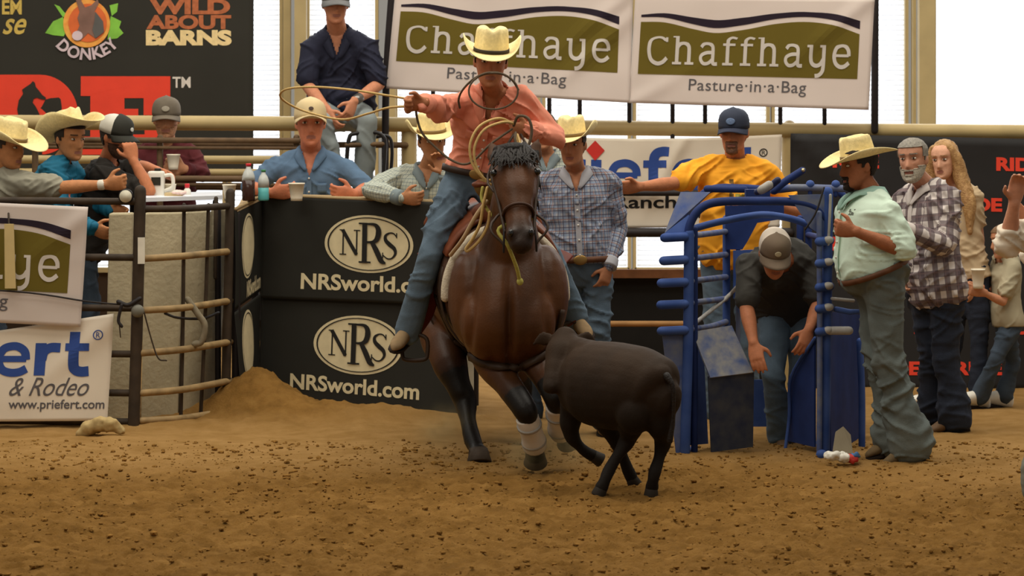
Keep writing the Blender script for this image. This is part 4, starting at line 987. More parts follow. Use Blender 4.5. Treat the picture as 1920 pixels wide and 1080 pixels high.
# man in navy polo on the rail
NAVY = mat('navy_polo', (34, 36, 54), .85, .12, 20)
f = Fig('person in navy polo and grey cap sitting up on the tan fence rail', 20.15, dict(head=(629, 8, -.03), nb=(632, 58, .08), sr=(583, 92, .05), sl=(689, 92, .05), mid=(636, 140, .22), pel=(640, 214, .20), er=(576, 160, .0), wr=(614, 206, -.25), el=(711, 158, .0), wl=(664, 190, -.25), pr=(612, 218, .15), pl=(668, 218, .15), kr=(606, 228, -.28), kl=(690, 226, -.28), ar=(630, 345, -.2), al=(680, 345, -.2)), (8, 4, 0), 1.16, 1.22, .07, sw=1.05)
f.body((192, 128, 96), hands={'r': ((.35, -.4, -.85), (.5, -.6, .2), .5), 'l': ((-.35, -.35, -.85), (-.5, -.6, .2), .5)}, jaw=1.1, neck=.064)
f.face_hair((150, 140, 130), 'short'); o = f.shirt(NAVY, -.10, .40, .018, .008, (.12, .045), name='polo_shirt', collar=NAVY)
f.cap(mat('grey_cap', (112, 112, 112), .85), mat('grey_cap', (0, 0, 0))); f.jeans(mat('jeans_pale', (134, 142, 142), .9, .15, 7), hem=.06); [f.boot(LEATH, q, (0, -1, -.2)) for q in 'rl']
B().tube([f.J['wl'].lerp(f.J['el'], .1), f.J['wl'].lerp(f.J['el'], .2)], .036, n=14).out('wristwatch', mat('watch_steel', (120, 116, 112), .3, metal=.7), f.root)

# standing man in blue plaid behind the horse
PL2 = plaid('plaid_blue_brown', (172, 172, 178), [(0, .034, .013, 0, (128, 146, 172), .7), (1, .034, .013, 0, (128, 146, 172), .7), (0, .034, .006, .02, (62, 58, 84), .75), (1, .034, .006, .02, (62, 58, 84), .75), (0, .068, .006, .04, (150, 104, 84), .6), (1, .068, .006, .04, (150, 104, 84), .6)])
f = Fig('person in blue and brown checked shirt and straw hat standing behind the horse', 17.6, dict(head=(1073, 273, -.08), nb=(1080, 322, .02), sr=(1022, 344, .02), sl=(1141, 343, .0), pel=(1088, 505, .0), er=(1006, 428, .04), wr=(1018, 500, -.12), el=(1160, 428, .05), wl=(1141, 500, -.10), pr=(1060, 514, 0), pl=(1115, 514, 0), kr=(1054, 650, -.06), kl=(1124, 650, -.06), ar=(1052, 782, .0), al=(1130, 782, .0)), (-14, 5, 2), 1.04, 1.06, .03)
f.body((184, 124, 88), hands={'r': ((.1, -.2, -1), (.6, -.8, 0), .4), 'l': ((-.30, -.2, -1), (-.8, -.6, .1), .45)})
f.face_hair((48, 36, 30), 'short'); f.shirt(PL2, .05, 1.0, .014, .007, (.13, .045), collar=PL2, placket=PL2, seed=9)
f.cowboy_hat(STRAW, BANDM, tilt=2, curl=.085, z=.058, lift=(1.0, 1.0)); f.belt(LEATHB, .10, .022, mat('bronze_buckle', (150, 118, 66), .4, .1, metal=.6)); f.jeans(DENIM, .12); [f.boot(LEATH, q, (0, -1, -.1)) for q in 'rl']

# onlooker mostly hidden between the rider and the man in blue plaid
f = Fig('person in pale checked shirt almost hidden between the rider and the man in blue checks', 18.35, dict(head=(1018, 246, -.03), nb=(1022, 290, .03), sr=(968, 312, 0), sl=(1068, 310, .02), pel=(1020, 480, .05), er=(956, 390, .03), wr=(972, 460, -.12), el=(1082, 390, .05), wl=(1070, 462, -.1), pr=(996, 490, .05), pl=(1046, 490, .05), kr=(994, 640, 0), kl=(1048, 640, 0), ar=(994, 768, .05), al=(1048, 768, .05)), (0, 2, 0), 1.0, 1.0, .02)
f.body((186, 128, 92), hands={'r': ((.1, -.2, -1), (.6, -.8, 0), .4), 'l': ((-.1, -.2, -1), (-.6, -.8, 0), .4)}); f.face_hair((80, 60, 44), 'short'); f.shirt(PL1, .05, 1.0, .013, .007, (.08, .03), collar=PL1)
f.jeans(DENIMD); [f.boot(LEATH, q, (0, -1, -.1)) for q in 'rl']

# man in yellow
YEL = mat('yellow_tee', (246, 168, 42), .85, .06, 8)
f = Fig('person in yellow tee shirt and dark blue cap standing behind the blue chute', 18.42, dict(head=(1376, 249, -.05), nb=(1378, 298, .03), sr=(1318, 320, 0), sl=(1430, 318, .02), pel=(1374, 480, .05), er=(1262, 344, -.16), wr=(1200, 350, -.30), el=(1496, 398, .0), wl=(1452, 384, -.2), pr=(1345, 490, .05), pl=(1402, 490, .05), kr=(1342, 640, 0), kl=(1404, 640, 0), ar=(1342, 775, .05), al=(1404, 775, .05)), (-14, 2, 0), 1.14, 1.18, .06)
f.body((190, 122, 84), hands={'r': ((-1, -.05, -.05), (0, -.5, 1), .25), 'l': ((-.8, -.3, -.1), (0, -.5, 1), .8)}, jaw=1.08, neck=.062)
f.face_hair((90, 66, 50), 'short', beard=('goatee', (120, 86, 66), .0035)); PRT = mat('shirt_print_brown', (110, 84, 40), .8, .3, 60); PRT2 = mat('shirt_print_olive', (150, 140, 60), .8, .3, 60); PRT3 = mat('shirt_print_pink', (206, 84, 96), .8, .2, 60)
o = f.shirt(YEL, -.12, .36, .016, .009, None, name='tee_shirt', prints=((PRT, .52, .80, .03, .055, -.3), (PRT2, .60, .74, -.07, .02, -.1), (PRT, .50, .57, -.08, .08, .0), (PRT3, .36, .48, -.0, .06, -.4), (PRT, .27, .33, -.03, .08, -.2))); f.neckband(YEL, o)
f.cap(mat('navy_cap', (50, 56, 72), .8), mat('navy_bill', (44, 48, 66), .8), logo=mat('cap_patch_blue', (92, 110, 140), .7), logo_r=(.026, .018), billdown=.010); f.jeans(DENIM); [f.boot(LEATH, q, (0, -1, -.1)) for q in 'rl']

# man bending in the chute
CHAR = mat('charcoal_tee', (58, 56, 52), .9, .1, 8)
f = Fig('person in charcoal tee shirt and grey cap bending forward inside the blue chute', 17.05, dict(head=(1452, 476, -.42), nb=(1464, 484, -.20), sr=(1405, 500, -.16), sl=(1516, 498, -.12), mid=(1470, 510, .02), pel=(1478, 580, .22), er=(1400, 578, -.30), wr=(1413, 644, -.44), el=(1536, 570, -.22), wl=(1517, 618, -.40), pr=(1452, 590, .2), pl=(1506, 590, .2), kr=(1450, 706, -.05), kl=(1500, 700, .1), ar=(1463, 818, .05), al=(1498, 810, .35)), (4, 30, 0), 1.06, 1.06, .0)
f.body((186, 118, 82), hands={'r': ((.16, -.4, -.85), (1, -.3, .2), .18), 'l': ((-.32, -.35, -.85), (-.9, -.4, .1), .35)})
f.face_hair((70, 52, 40), 'short'); o = f.shirt(CHAR, -.12, .40, .014, .006, None, name='tee_shirt', flare=.034); f.neckband(CHAR, o)
f.cap(mat('taupe_cap', (116, 100, 84), .85), mat('taupe_cap', (0, 0, 0)), back=mat('cap_mesh_pale', (206, 194, 180), .9), logo=mat('cap_logo_pale', (180, 168, 140), .7), logo_r=(.018, .014)); f.jeans(DENIM); [f.boot(LEATH, q, (0, -1, -.1)) for q in 'rl']

# man in mint shirt at the right of the chute
MINT = mat('mint_shirt', (206, 226, 208), .85, .05, 8, .1, 60)
f = Fig('person in pale mint shirt and straw hat standing at the side of the blue chute', 16.25, dict(head=(1611, 312, .02), nb=(1634, 362, .02), sr=(1600, 392, .19), sl=(1664, 400, -.15), mid=(1630, 445, .0), pel=(1650, 518, .0), er=(1628, 470, .25), wr=(1648, 548, .22), el=(1696, 470, -.20), wl=(1604, 434, -.28), pr=(1640, 528, .09), pl=(1656, 532, -.09), kr=(1650, 685, .10), kl=(1668, 690, -.08), ar=(1680, 820, .12), al=(1708, 836, -.06)), (-74, 6, 0), 1.08, 1.16, .06)
f.body((160, 100, 68), hands={'r': ((-1, .1, .1), (0, -.3, 1), .5), 'l': ((-.95, .1, .16), (.0, -.2, 1), .95)}, jaw=1.08)
f.face_hair((36, 28, 24), 'short', beard=('goatee', (44, 34, 28), .006)); o = f.shirt(MINT, .11, .46, .018, .009, (.10, .035), collar=mat('mint_collar', (150, 184, 170), .85), placket=MINT, seed=14, prints=((mat('chest_logo', (96, 104, 92), .8, .4, 80), .70, .78, -.10, -.055, -.05),))
f.cowboy_hat(STRAW, BANDM, tilt=6, z=.048, brim=.118, curl=.055, crown=.125, dip=.012, lift=(.9, .9), scale=.90); f.belt(LEATHB, .100, .036, h=.015); f.jeans(mat('jeans_faded', (98, 106, 104), .9, .22, 6, .2, 150), .115, hem=.100, amp=.011, inf=.026); [f.boot(mat('dusty_boot', (104, 86, 60), .9, .25, 14), q, (-1, -.12, -.05)) for q in 'rl']

# bearded man in black and white plaid
PL3 = plaid('plaid_black_white', (206, 196, 190), [(0, .085, .042, 0, (84, 70, 76), .8), (1, .085, .042, 0, (84, 70, 76), .8), (0, .085, .010, .06, (120, 100, 100), .6), (1, .085, .010, .06, (120, 100, 100), .6)])
f = Fig('person with grey beard in black and white plaid shirt standing behind the man in mint', 17.75, dict(head=(1712, 300, -.05), nb=(1738, 350, .03), sr=(1700, 376, .16), sl=(1778, 372, -.1), pel=(1758, 545, .0), er=(1705, 460, .2), wr=(1700, 500, .0), el=(1772, 460, -.22), wl=(1694, 430, -.34), pr=(1738, 555, .08), pl=(1772, 555, -.06), kr=(1748, 680, .1), kl=(1776, 680, -.05), ar=(1752, 768, .15), al=(1790, 782, -.03)), (-26, 2, 4), 1.1, 1.1, .04)
f.body((196, 140, 112), hands={'l': ((-.9, -.3, .2), (0, -.3, 1), .6), 'r': ((-.3, -.3, -.9), (-.5, -.5, 0), .4)})
f.face_hair((136, 130, 120), 'short', beard=('full', (176, 168, 152), .009)); f.shirt(PL3, -.16, 1.0, .018, .008, (.08, .03), collar=PL3, placket=PL3, flare=.04, seed=20)
f.jeans(DENIMK, hem=.082, amp=.010, inf=.022); [f.boot(LEATH, q, (-1, -.3, -.05)) for q in 'rl']

# woman with long blonde hair
f = Fig('person with long blonde hair in beige top standing beside the grey bearded man', 19.1, dict(head=(1771, 301, -.03), nb=(1786, 346, .03), sr=(1752, 368, .09), sl=(1823, 366, -.05), pel=(1814, 520, .0), er=(1752, 445, .14), wr=(1765, 500, .0), el=(1836, 450, .0), wl=(1830, 520, -.08), pr=(1795, 530, .05), pl=(1830, 530, -.03), kr=(1790, 640, .05), kl=(1836, 640, -.05), ar=(1760, 742, .1), al=(1836, 745, -.05)), (-30, 4, 4), 1.04, .86, .0, limb=.84)
f.body((214, 160, 130), hands={'r': ((0, -.2, -1), (-.5, -.5, 0), .3), 'l': ((-.1, -.2, -1), (-.7, -.5, 0), .3)}, jaw=.92, neck=.046)
BL = mat('blonde_hair', (190, 150, 98), .6, .18, 40, .5, 120, rgb2=(152, 112, 70)); f.face_hair((176, 136, 96), None)
b = B(); h = lambda x, y, z: f.hc+f.hR @ (Vector((x, y, z))*f.hs)
b.ell(h(0, -.018, .035), (.088, .095, .098), f.hR)
for sx in (-1, 1):
    b.tube([h(sx*.055, .035, .085), h(sx*.088, .01, .0), h(sx*.095, .0, -.11), f.J['s'+('r' if sx > 0 else 'l')].lerp(f.J['nb'], .3)+V(0, -.09, -.06), f.J['s'+('r' if sx > 0 else 'l')].lerp(f.J['nb'], .35)+V(.01, -.12, -.26)], [.022, .034, .042, .046, .016], n=14)
b.tube([h(0, -.07, .06), h(0, -.11, -.06), f.J['nb']+V(.05, .06, -.10), f.J['nb']+V(.09, .07, -.40)], [.06, .085, .10, .04], n=16)
va, na, fa = b.remesh(.008, 4); va = va+na*(.008*(1-2*np.abs(fbm(va*np.array([42, 42, 5]), 3, 6))))[:, None]
loc = (va-np.array(f.hc)) @ np.array(f.hR); fc = loc[fa].mean(1); va, fa = keep_faces(va, fa, ~((fc[:, 1] > .03) & (np.abs(fc[:, 0]) < .058) & (fc[:, 2] < .065) & (fc[:, 2] > -.2)))
fast_obj('hair', va, fa, BL, f.root)
BEI = mat('beige_top', (196, 172, 138), .9, .1, 9); o = f.shirt(BEI, -.02, .30, .012, .006, (.08, .05), name='top'); f.jeans(DENIMK, hem=.05); [f.boot(SHOEW, q, (-1, -.3, -.1), name='shoe') for q in 'rl']

# child with a cup
f = Fig('person, a small child in grey beige tee shirt holding a white cup', 19.0, dict(head=(1884, 452, -.02), nb=(1890, 484, .02), sr=(1872, 497, .10), sl=(1900, 500, -.07), pel=(1892, 606, .0), er=(1862, 545, .12), wr=(1840, 540, .0), el=(1880, 566, -.14), wl=(1845, 549, -.20), pr=(1885, 612, .05), pl=(1896, 612, -.05), kr=(1900, 680, .10), kl=(1868, 672, -.10), ar=(1882, 742, .12), al=(1838, 742, .0)), (-75, 8, 0), .92, .62, .02, limb=.66)
f.body((200, 140, 106), hands={'l': ((-1, -.1, .25), (0, -.3, 1), .5), 'r': ((-1, -.1, .1), (0, -.3, 1), .5)}, jaw=.9, neck=.038)
f.face_hair((120, 90, 62), 'short'); o = f.shirt(mat('greige_tee', (168, 158, 132), .9, .08), -.06, .34, .014, .006, None, name='tee_shirt', flare=.034); f.neckband(mat('greige_tee', (0, 0, 0)), o, .05); f.jeans(DENIMD, hem=.05); [f.boot(SHOEW, q, (-1, -.2, -.15), name='shoe', shaft=.06) for q in 'rl']


cup(P(1834, 541, 18.76), 'white foam cup held by the small child', .125, .044)

# person at the edge of the picture with a raised forearm
f = Fig('person in white shirt with one forearm raised, cut off by the right edge', 14.8, dict(head=(1985, 322, .0), nb=(2000, 370, .02), sr=(1975, 400, .20), sl=(1985, 405, -.16), pel=(2000, 580, .0), er=(1940, 480, .25), wr=(1930, 420, .1), el=(1890, 456, -.20), wl=(1902, 380, -.30), pr=(1995, 590, .09), pl=(2000, 590, -.09), kr=(1985, 750, .1), kl=(1956, 750, -.1), ar=(1995, 905, .15), al=(1966, 905, -.1)), (-80, 0, 0), 1.05, 1.05, .03)
f.body((200, 140, 110), hands={'l': ((.12, -.2, 1), (-1, -.2, .1), .35), 'r': ((-.6, -.2, .6), (0, -.3, 1), .4)})
f.face_hair((90, 70, 50), 'short'); f.shirt(mat('white_shirt', (226, 212, 192), .85, .05), -.05, .62, .020, .010, (.08, .03), collar=mat('white_shirt', (0, 0, 0))); f.jeans(mat('grey_trousers', (118, 118, 106), .9, .1), hem=.13); [f.boot(LEATH, q, (-.4, -1, -.05)) for q in 'rl']

# the four at the left fence
GT = mat('grey_tee', (142, 138, 122), .9, .1, 8)
f = Fig('person in grey tee shirt and straw hat reaching out over the left panel fence', 18.5, dict(head=(16, 276, -.04), nb=(0, 326, .03), sr=(32, 346, -.16), sl=(-22, 342, .2), pel=(-18, 500, .0), er=(112, 352, -.26), wr=(198, 346, -.32), el=(20, 420, .3), wl=(60, 420, .1), pr=(-16, 508, -.09), pl=(-22, 508, .09), kr=(-10, 640, -.1), kl=(-16, 640, .1), ar=(-16, 770, -.05), al=(-22, 770, .15)), (58, 10, 0), 1.14, 1.15, .05)
f.body((182, 122, 78), hands={'r': ((1, -.1, .12), (0, -.2, 1), .85), 'l': ((.8, -.1, -.3), (0, -.2, 1), .5)})
f.face_hair((60, 48, 38), 'short'); o = f.shirt(GT, -.1, .42, .018, .009, None, name='tee_shirt'); f.neckband(GT, o); f.cowboy_hat(STRAW, BANDM, tilt=4, z=.048, curl=.06, brim=.12); f.jeans(DENIMD); [f.boot(LEATH, q, (1, -.2, -.05)) for q in 'rl']
B().tube([f.J['wr'].lerp(f.J['er'], .06), f.J['wr'].lerp(f.J['er'], .12)], .033, n=14).out('bracelet', mat('pale_band', (214, 206, 190), .5), f.root)

TEAL = mat('teal_jersey', (24, 104, 134), .75, .1, 8)
f = Fig('person in teal jersey and straw hat leaning by the left panel fence', 18.9, dict(head=(131, 262, -.02), nb=(112, 306, .03), sr=(100, 324, -.16), sl=(130, 320, .18), pel=(60, 470, .05), er=(112, 404, -.24), wr=(172, 428, -.30), el=(172, 380, .25), wl=(205, 392, .1), pr=(58, 478, -.05), pl=(62, 478, .13), kr=(85, 620, -.1), kl=(85, 620, .12), ar=(78, 765, -.05), al=(78, 765, .15)), (44, 6, 0), 1.12, 1.08, .03)
f.body((188, 128, 84), hands={'r': ((.9, -.2, -.3), (0, -.3, 1), .6), 'l': ((.9, -.2, -.2), (0, -.3, 1), .5)})
f.face_hair((46, 36, 30), 'short'); CORAL = mat('coral_trim', (226, 120, 92), .8); o = f.shirt(TEAL, -.05, 1.0, .018, .008, None, name='jersey', prints=((CORAL, .80, .90, .07, .10, -.3), (CORAL, .60, .78, .085, .105, -.2), (CORAL, .28, .33, .07, .10, -.3))); f.neckband(mat('coral_trim', (226, 120, 92), .8), o)
f.cowboy_hat(STRAW, BANDM, tilt=-22, z=.056, curl=.10, brim=.125); f.jeans(DENIMD); [f.boot(LEATH, q, (1, -.2, -.05)) for q in 'rl']

BLT = mat('black_tee', (40, 36, 32), .9, .1, 8)
f = Fig('person in black tee shirt and black cap resting chin on one fist', 19.2, dict(head=(217, 258, -.03), nb=(200, 304, .03), sr=(188, 330, -.16), sl=(222, 324, .16), pel=(150, 470, .05), er=(280, 358, -.28), wr=(250, 300, -.26), el=(262, 312, .16), wl=(296, 320, -.04), pr=(148, 478, -.05), pl=(152, 478, .13), kr=(170, 620, -.1), kl=(170, 620, .12), ar=(165, 765, -.05), al=(165, 765, .15)), (60, 10, 0), 1.12, 1.1, .03)
f.body((186, 116, 78), hands={'r': ((-.25, .05, 1), (-.9, -.3, 0), 1.0), 'l': ((.85, -.2, -.35), (-.3, -.6, .6), .5)})
f.face_hair((50, 40, 34), 'short', beard=('full', (80, 54, 40), .003)); o = f.shirt(BLT, -.05, .36, .015, .007, None, name='tee_shirt'); f.neckband(BLT, o)
f.cap(mat('black_cap', (46, 46, 40), .85), mat('black_cap', (0, 0, 0)), back=mat('cap_mesh_white', (206, 202, 190), .9), logo=mat('cap_logo_white', (190, 190, 180), .7), logo_r=(.014, .012)); f.jeans(DENIMD); [f.boot(LEATH, q, (1, -.2, -.05)) for q in 'rl']

MAR = mat('maroon_shirt', (84, 30, 34), .9, .12, 8)
f = Fig('person in maroon shirt and grey cap leaning on the brown rail with a cup', 20.22, dict(head=(312, 224, -.03), nb=(314, 272, .03), sr=(264, 294, 0), sl=(360, 294, 0), pel=(313, 430, .1), er=(252, 330, -.06), wr=(296, 334, -.19), el=(378, 326, -.05), wl=(348, 318, -.19), pr=(290, 440, .1), pl=(336, 440, .1), kr=(290, 590, .1), kl=(336, 590, .1), ar=(290, 715, .12), al=(336, 715, .12)), (4, 2, 0), 1.16, 1.12, .03)
f.body((190, 134, 98), hands={'r': ((.9, -.3, .1), (0, -.3, 1), .5), 'l': ((-.9, -.25, .15), (0, -.3, 1), .6)})
f.face_hair((120, 104, 86), 'short', beard=('full', (170, 122, 90), .002)); o = f.shirt(MAR, -.05, .92, .016, .007, None, name='shirt'); f.neckband(MAR, o)
f.cap(mat('brown_grey_cap', (108, 98, 84), .85), mat('brown_grey_cap', (0, 0, 0)), logo=mat('cap_logo_grey', (150, 142, 126), .7), logo_r=(.024, .016), billdown=.012); f.jeans(DENIMD); [f.boot(LEATH, q, (0, -1, -.1)) for q in 'rl']
cup(P(325, 318, 19.98), 'white foam cup in the hand of the man in maroon', .105, .046)
# ------------------------------------------------------------------ horse, rider, calf and tack
def coat(name, c1, c2, dark, rough=.5):
    """hair coat; the garment-style 'cloth' attribute carries how far the dark points reach"""
    m = bpy.data.materials.new(name); m.use_nodes = True; nt = m.node_tree; n = nt.nodes; b = n['Principled BSDF']; lk = nt.links.new
    b.inputs['Roughness'].default_value = rough; b.inputs['Specular IOR Level'].default_value = .22
    tc = n.new('ShaderNodeTexCoord'); nz = n.new('ShaderNodeTexNoise'); nz.inputs['Scale'].default_value = 3.5; nz.inputs['Detail'].default_value = 4; lk(tc.outputs['Object'], nz.inputs['Vector'])
    mr = n.new('ShaderNodeMapRange'); mr.inputs['From Min'].default_value = .3; mr.inputs['From Max'].default_value = .7; lk(nz.outputs['Fac'], mr.inputs['Value'])
    mx = n.new('ShaderNodeMix'); mx.data_type = 'RGBA'; mx.inputs[6].default_value = srgb(c1); mx.inputs[7].default_value = srgb(c2); lk(mr.outputs[0], mx.inputs[0])
    at = n.new('ShaderNodeAttribute'); at.attribute_name = 'cloth'; sp = n.new('ShaderNodeSeparateXYZ'); lk(at.outputs['Vector'], sp.inputs[0])
    m2 = n.new('ShaderNodeMix'); m2.data_type = 'RGBA'; lk(sp.outputs[0], m2.inputs[0]); lk(mx.outputs[2], m2.inputs[6]); m2.inputs[7].default_value = srgb(dark); lk(m2.outputs[2], b.inputs['Base Color'])
    bz = n.new('ShaderNodeTexNoise'); bz.inputs['Scale'].default_value = 90; lk(tc.outputs['Object'], bz.inputs['Vector'])
    bp = n.new('ShaderNodeBump'); bp.inputs['Strength'].default_value = .12; bp.inputs['Distance'].default_value = .01; lk(bz.outputs['Fac'], bp.inputs['Height']); lk(bp.outputs[0], b.inputs['Normal'])
    return m
BAY = coat('bay_coat', (90, 53, 26), (66, 39, 20), (22, 18, 16), .45)
BSEC = [((956, 575, 15.82), .16, .20), ((954, 566, 15.90), .25, .28), ((946, 550, 16.05), .305, .355), ((930, 528, 16.4), .335, .395), ((912, 520, 16.8), .35, .405), ((895, 512, 17.15), .33, .37), ((880, 505, 17.5), .30, .34), ((868, 518, 17.8), .21, .26)]
def barrel(d, ang, inf):
    """point on the horse's barrel at depth d; ang 0 is the spine, positive to the picture's right"""
    ds = [s[0][2] for s in BSEC]; x = np.interp(d, ds, [P(*s[0]).x for s in BSEC]); z = np.interp(d, ds, [P(*s[0]).z for s in BSEC])
    w = np.interp(d, ds, [s[1] for s in BSEC])+inf; h = np.interp(d, ds, [s[2] for s in BSEC])+inf
    return Vector((x+w*math.sin(ang), d, z+h*math.cos(ang)))
horse = thing('horse', 'dark bay horse galloping toward the camera with the rider in salmon', 'horse', (P(930, 860, 16.3).x, 16.4, 0))
b = B()
b.tube([P(*s[0]) for s in BSEC], [(s[1], s[2]) for s in BSEC], n=32, sub=5, ref=(0, 0, 1))
b.tube([P(952, 545, 16.05), P(955, 470, 15.88), P(960, 395, 15.74), P(963, 335, 15.68), P(963, 300, 15.67)], [(.20, .30), (.165, .27), (.12, .21), (.095, .15), (.082, .105)], n=24, sub=5, ref=(0, -1, .2))
b.ell(P(911, 606, 15.72), (.14, .17, .20)); b.ell(P(997, 602, 15.70), (.13, .17, .20)); b.tube([P(955, 470, 15.88), P(955, 545, 15.70), P(955, 612, 15.65), P(955, 668, 15.76)], [(.17, .18), (.20, .15), (.19, .13), (.12, .10)], n=24, ref=(0, -1, 0)); b.ell(P(884, 558, 15.90), (.13, .22, .27)); b.ell(P(1022, 552, 15.90), (.13, .22, .27))
HP = P(962, 296, 15.60); HM = P(977, 458, 15.22); hd = (HM-HP); hl = hd.length; hd.normalize()
hu = Vector((.06, -1, .35)); hu = (hu-hd*hu.dot(hd)).normalized(); hw = hd.cross(hu).normalized()      # hw: toward the picture's right or left
hs_ = [(0, .078, .085), (.12, .106, .105), (.27, .121, .118), (.42, .108, .118), (.58, .082, .095), (.74, .068, .078), (.88, .075, .070), (.985, .062, .056)]
b.tube([HP+hd*hl*t+hu*(-.01*t) for t, _, _ in hs_], [(a, c) for _, a, c in hs_], n=24, sub=4, ref=hu)
hp = lambda t, s, u: HP+hd*hl*t+hw*s+hu*u
for s in (-1, 1):
    b.ell(hp(.36, s*.062, -.075), (.045, .075, .115)); b.ell(hp(.25, s*.098, .050), (.030, .030, .030)); b.ell(hp(.93, s*.046, .038), (.026, .026, .03))
    b.tube([hp(.34, s*.088, .055), hp(.5, s*.072, .048), hp(.62, s*.056, .05)], [.018, .016, .012], n=8)
b.ell(hp(.97, 0, -.035), (.04, .035, .035))
LEGS = [
 [((912, 625, 15.92), .135), ((922, 675, 15.82), .105), ((955, 725, 15.66), .074), ((984, 768, 15.55), .068), ((992, 795, 15.58), .046), ((1001, 826, 15.66), .050), ((1003, 842, 15.72), .042), ((1004, 856, 15.78), .058)],
 [((996, 620, 15.88), .125), ((1005, 670, 15.75), .095), ((1024, 712, 15.62), .070), ((1042, 745, 15.52), .066), ((1046, 775, 15.62), .044), ((1049, 802, 15.72), .050), ((1054, 812, 15.80), .042), ((1062, 822, 15.88), .056)],
 [((850, 560, 17.45), .22), ((838, 620, 17.0), .165), ((842, 675, 16.72), .105), ((862, 728, 16.62), .070), ((872, 752, 16.62), .068), ((878, 790, 16.50), .046), ((886, 824, 16.38), .050), ((893, 840, 16.30), .044), ((898, 853, 16.24), .062)],
 [((925, 560, 17.5), .20), ((948, 640, 17.25), .14), ((962, 690, 17.2), .09), ((978, 722, 17.3), .064), ((984, 748, 17.3), .045), ((990, 778, 17.15), .048), ((996, 792, 17.05), .055)]]
for L in LEGS: b.tube([P(*p) for p, _ in L], [r for _, r in L], n=16, sub=5)
va, na, fa = b.remesh(.0125, 5, .5)
va = va+na*(.004*fbm(va*6, 3, 2))[:, None]
fm = (va[:, 1] < 16.1) & (va[:, 2] > .50) & (va[:, 2] < 1.12); dx = va[:, 0]-P(955, 560, 15.7).x; zf = np.clip((va[:, 2]-.50)/.15, 0, 1)*np.clip((1.12-va[:, 2])/.25, 0, 1)*np.clip(-na[:, 1], 0, 1)
dz = va[:, 2]-.78; mus = -.050*np.exp(-(dx/.022)**2)+.022*np.exp(-((np.abs(dx)-.10)/.07)**2-(dz/.16)**2)-.030*np.exp(-((np.abs(dx)-.205+.10*dz)/.022)**2)
va = va+na*(mus*zf*fm)[:, None]
blk = np.zeros(len(va))
for i, L in enumerate(LEGS):
    q = np.array([P(*p) for p, _ in L]); k0 = 3 if i != 2 else 3
    for j in range(len(q)-1):
        ax = q[j+1]-q[j]; t = np.clip(((va-q[j]) @ ax)/(ax @ ax), 0, 1); d = np.linalg.norm(va-q[j]-t[:, None]*ax, axis=1)
        wgt = np.interp(j+t, [k0-1.2, k0-.2], [0, 1]); blk = np.maximum(blk, np.where(d < L[j][1]+.06, wgt, 0))
tt_ = (va-np.array(HP)) @ np.array(hd)/hl; ds_ = np.linalg.norm(va-np.array(HP)-np.outer(tt_*hl, np.array(hd)), axis=1)
blk = np.maximum(blk, np.where((ds_ < .12) & (tt_ < 1.2), np.clip((tt_-.72)/.25, 0, .8), 0))
HV, HFA = va, fa
fast_obj('body', va, fa, BAY, horse, attr=np.stack([blk]*3, -1))
MANE = mat('black_mane', (28, 22, 20), .6, .3, 60, .5, 90); EYEB = mat('horse_eye', (14, 12, 12), .08, .05, spec=.6)
for s in (-1, 1):
    B().ell(hp(.255, s*.110, .058), (.025, .025, .021)).out('eye', EYEB, horse); B().ell(hp(.945, s*.052, .056), (.013, .012, .019)).out('nostril', EYEB, horse)
def ear(name, b0, tip, r):
    bb = B().tube([b0, b0.lerp(tip, .35), b0.lerp(tip, .75), tip], [(r*.8, r*.5), (r, r*.5), (r*.6, r*.35), (r*.12, r*.1)], n=14, sub=4, ref=(0, -1, .2)); o = bb.out(name, mat('ear_coat', (70, 44, 26), .7, .2), horse)
    B().tube([b0.lerp(tip, .12)+V(0, -r*.42, 0), b0.lerp(tip, .4)+V(0, -r*.42, 0), b0.lerp(tip, .86)+V(0, -r*.12, 0)], [(r*.45, .005), (r*.66, .006), (r*.15, .003)], n=10, ref=(0, -1, .2)).out('inner_ear', MANE, o)
ear('ear', P(932, 304, 15.62), P(921, 268, 15.70), .042); ear('ear', P(996, 306, 15.62), P(1009, 262, 15.66), .044)
b = B(); R = rnd(4)
for k in range(64):
    s = R.uniform(-.10, .11); a = hp(-.04+R.random()*.06, s*.8, .06+R.random()*.03); c = hp(.10+R.random()*.08, s+R.uniform(-.03, .03), .125); e = hp(.17+R.random()*.14, s*1.2+R.uniform(-.04, .04), .128)
    b.tube([a, c, e], [.011, .010, .002], n=6, sub=4)
b.tube([hp(-.02, -.07, .05), hp(.03, 0, .10), hp(-.02, .08, .05)], [.03, .034, .03], n=10)
b.out('forelock', MANE, horse)
b = B()
for k in range(22):
    t = k/21; c0 = P(966, 296, 15.68).lerp(P(938, 425, 16.15), t)+V(0, .06, 0); o = V(.11+.05*math.sin(k*2.1), -.03, -.20-.05*math.cos(k*1.7)); b.tube([c0, c0+o*.45+V(.03, 0, .05), c0+o], [.022, .022, .006], n=6, sub=4)
va, na, fa = b.remesh(.012, 2); fast_obj('mane', va, fa, MANE, horse)
b = B().tube([P(868, 455, 17.95), P(858, 520, 18.2), P(846, 620, 18.2), P(842, 700, 18.1)], [.05, .08, .09, .02], n=14); va, na, fa = b.remesh(.014, 2); va = va+na*(.015*fbm(va*np.array([30, 30, 4]), 2, 3))[:, None]; fast_obj('tail', va, fa, MANE, horse)
HOOF = mat('hoof_horn', (66, 54, 44), .7, .2, 20)
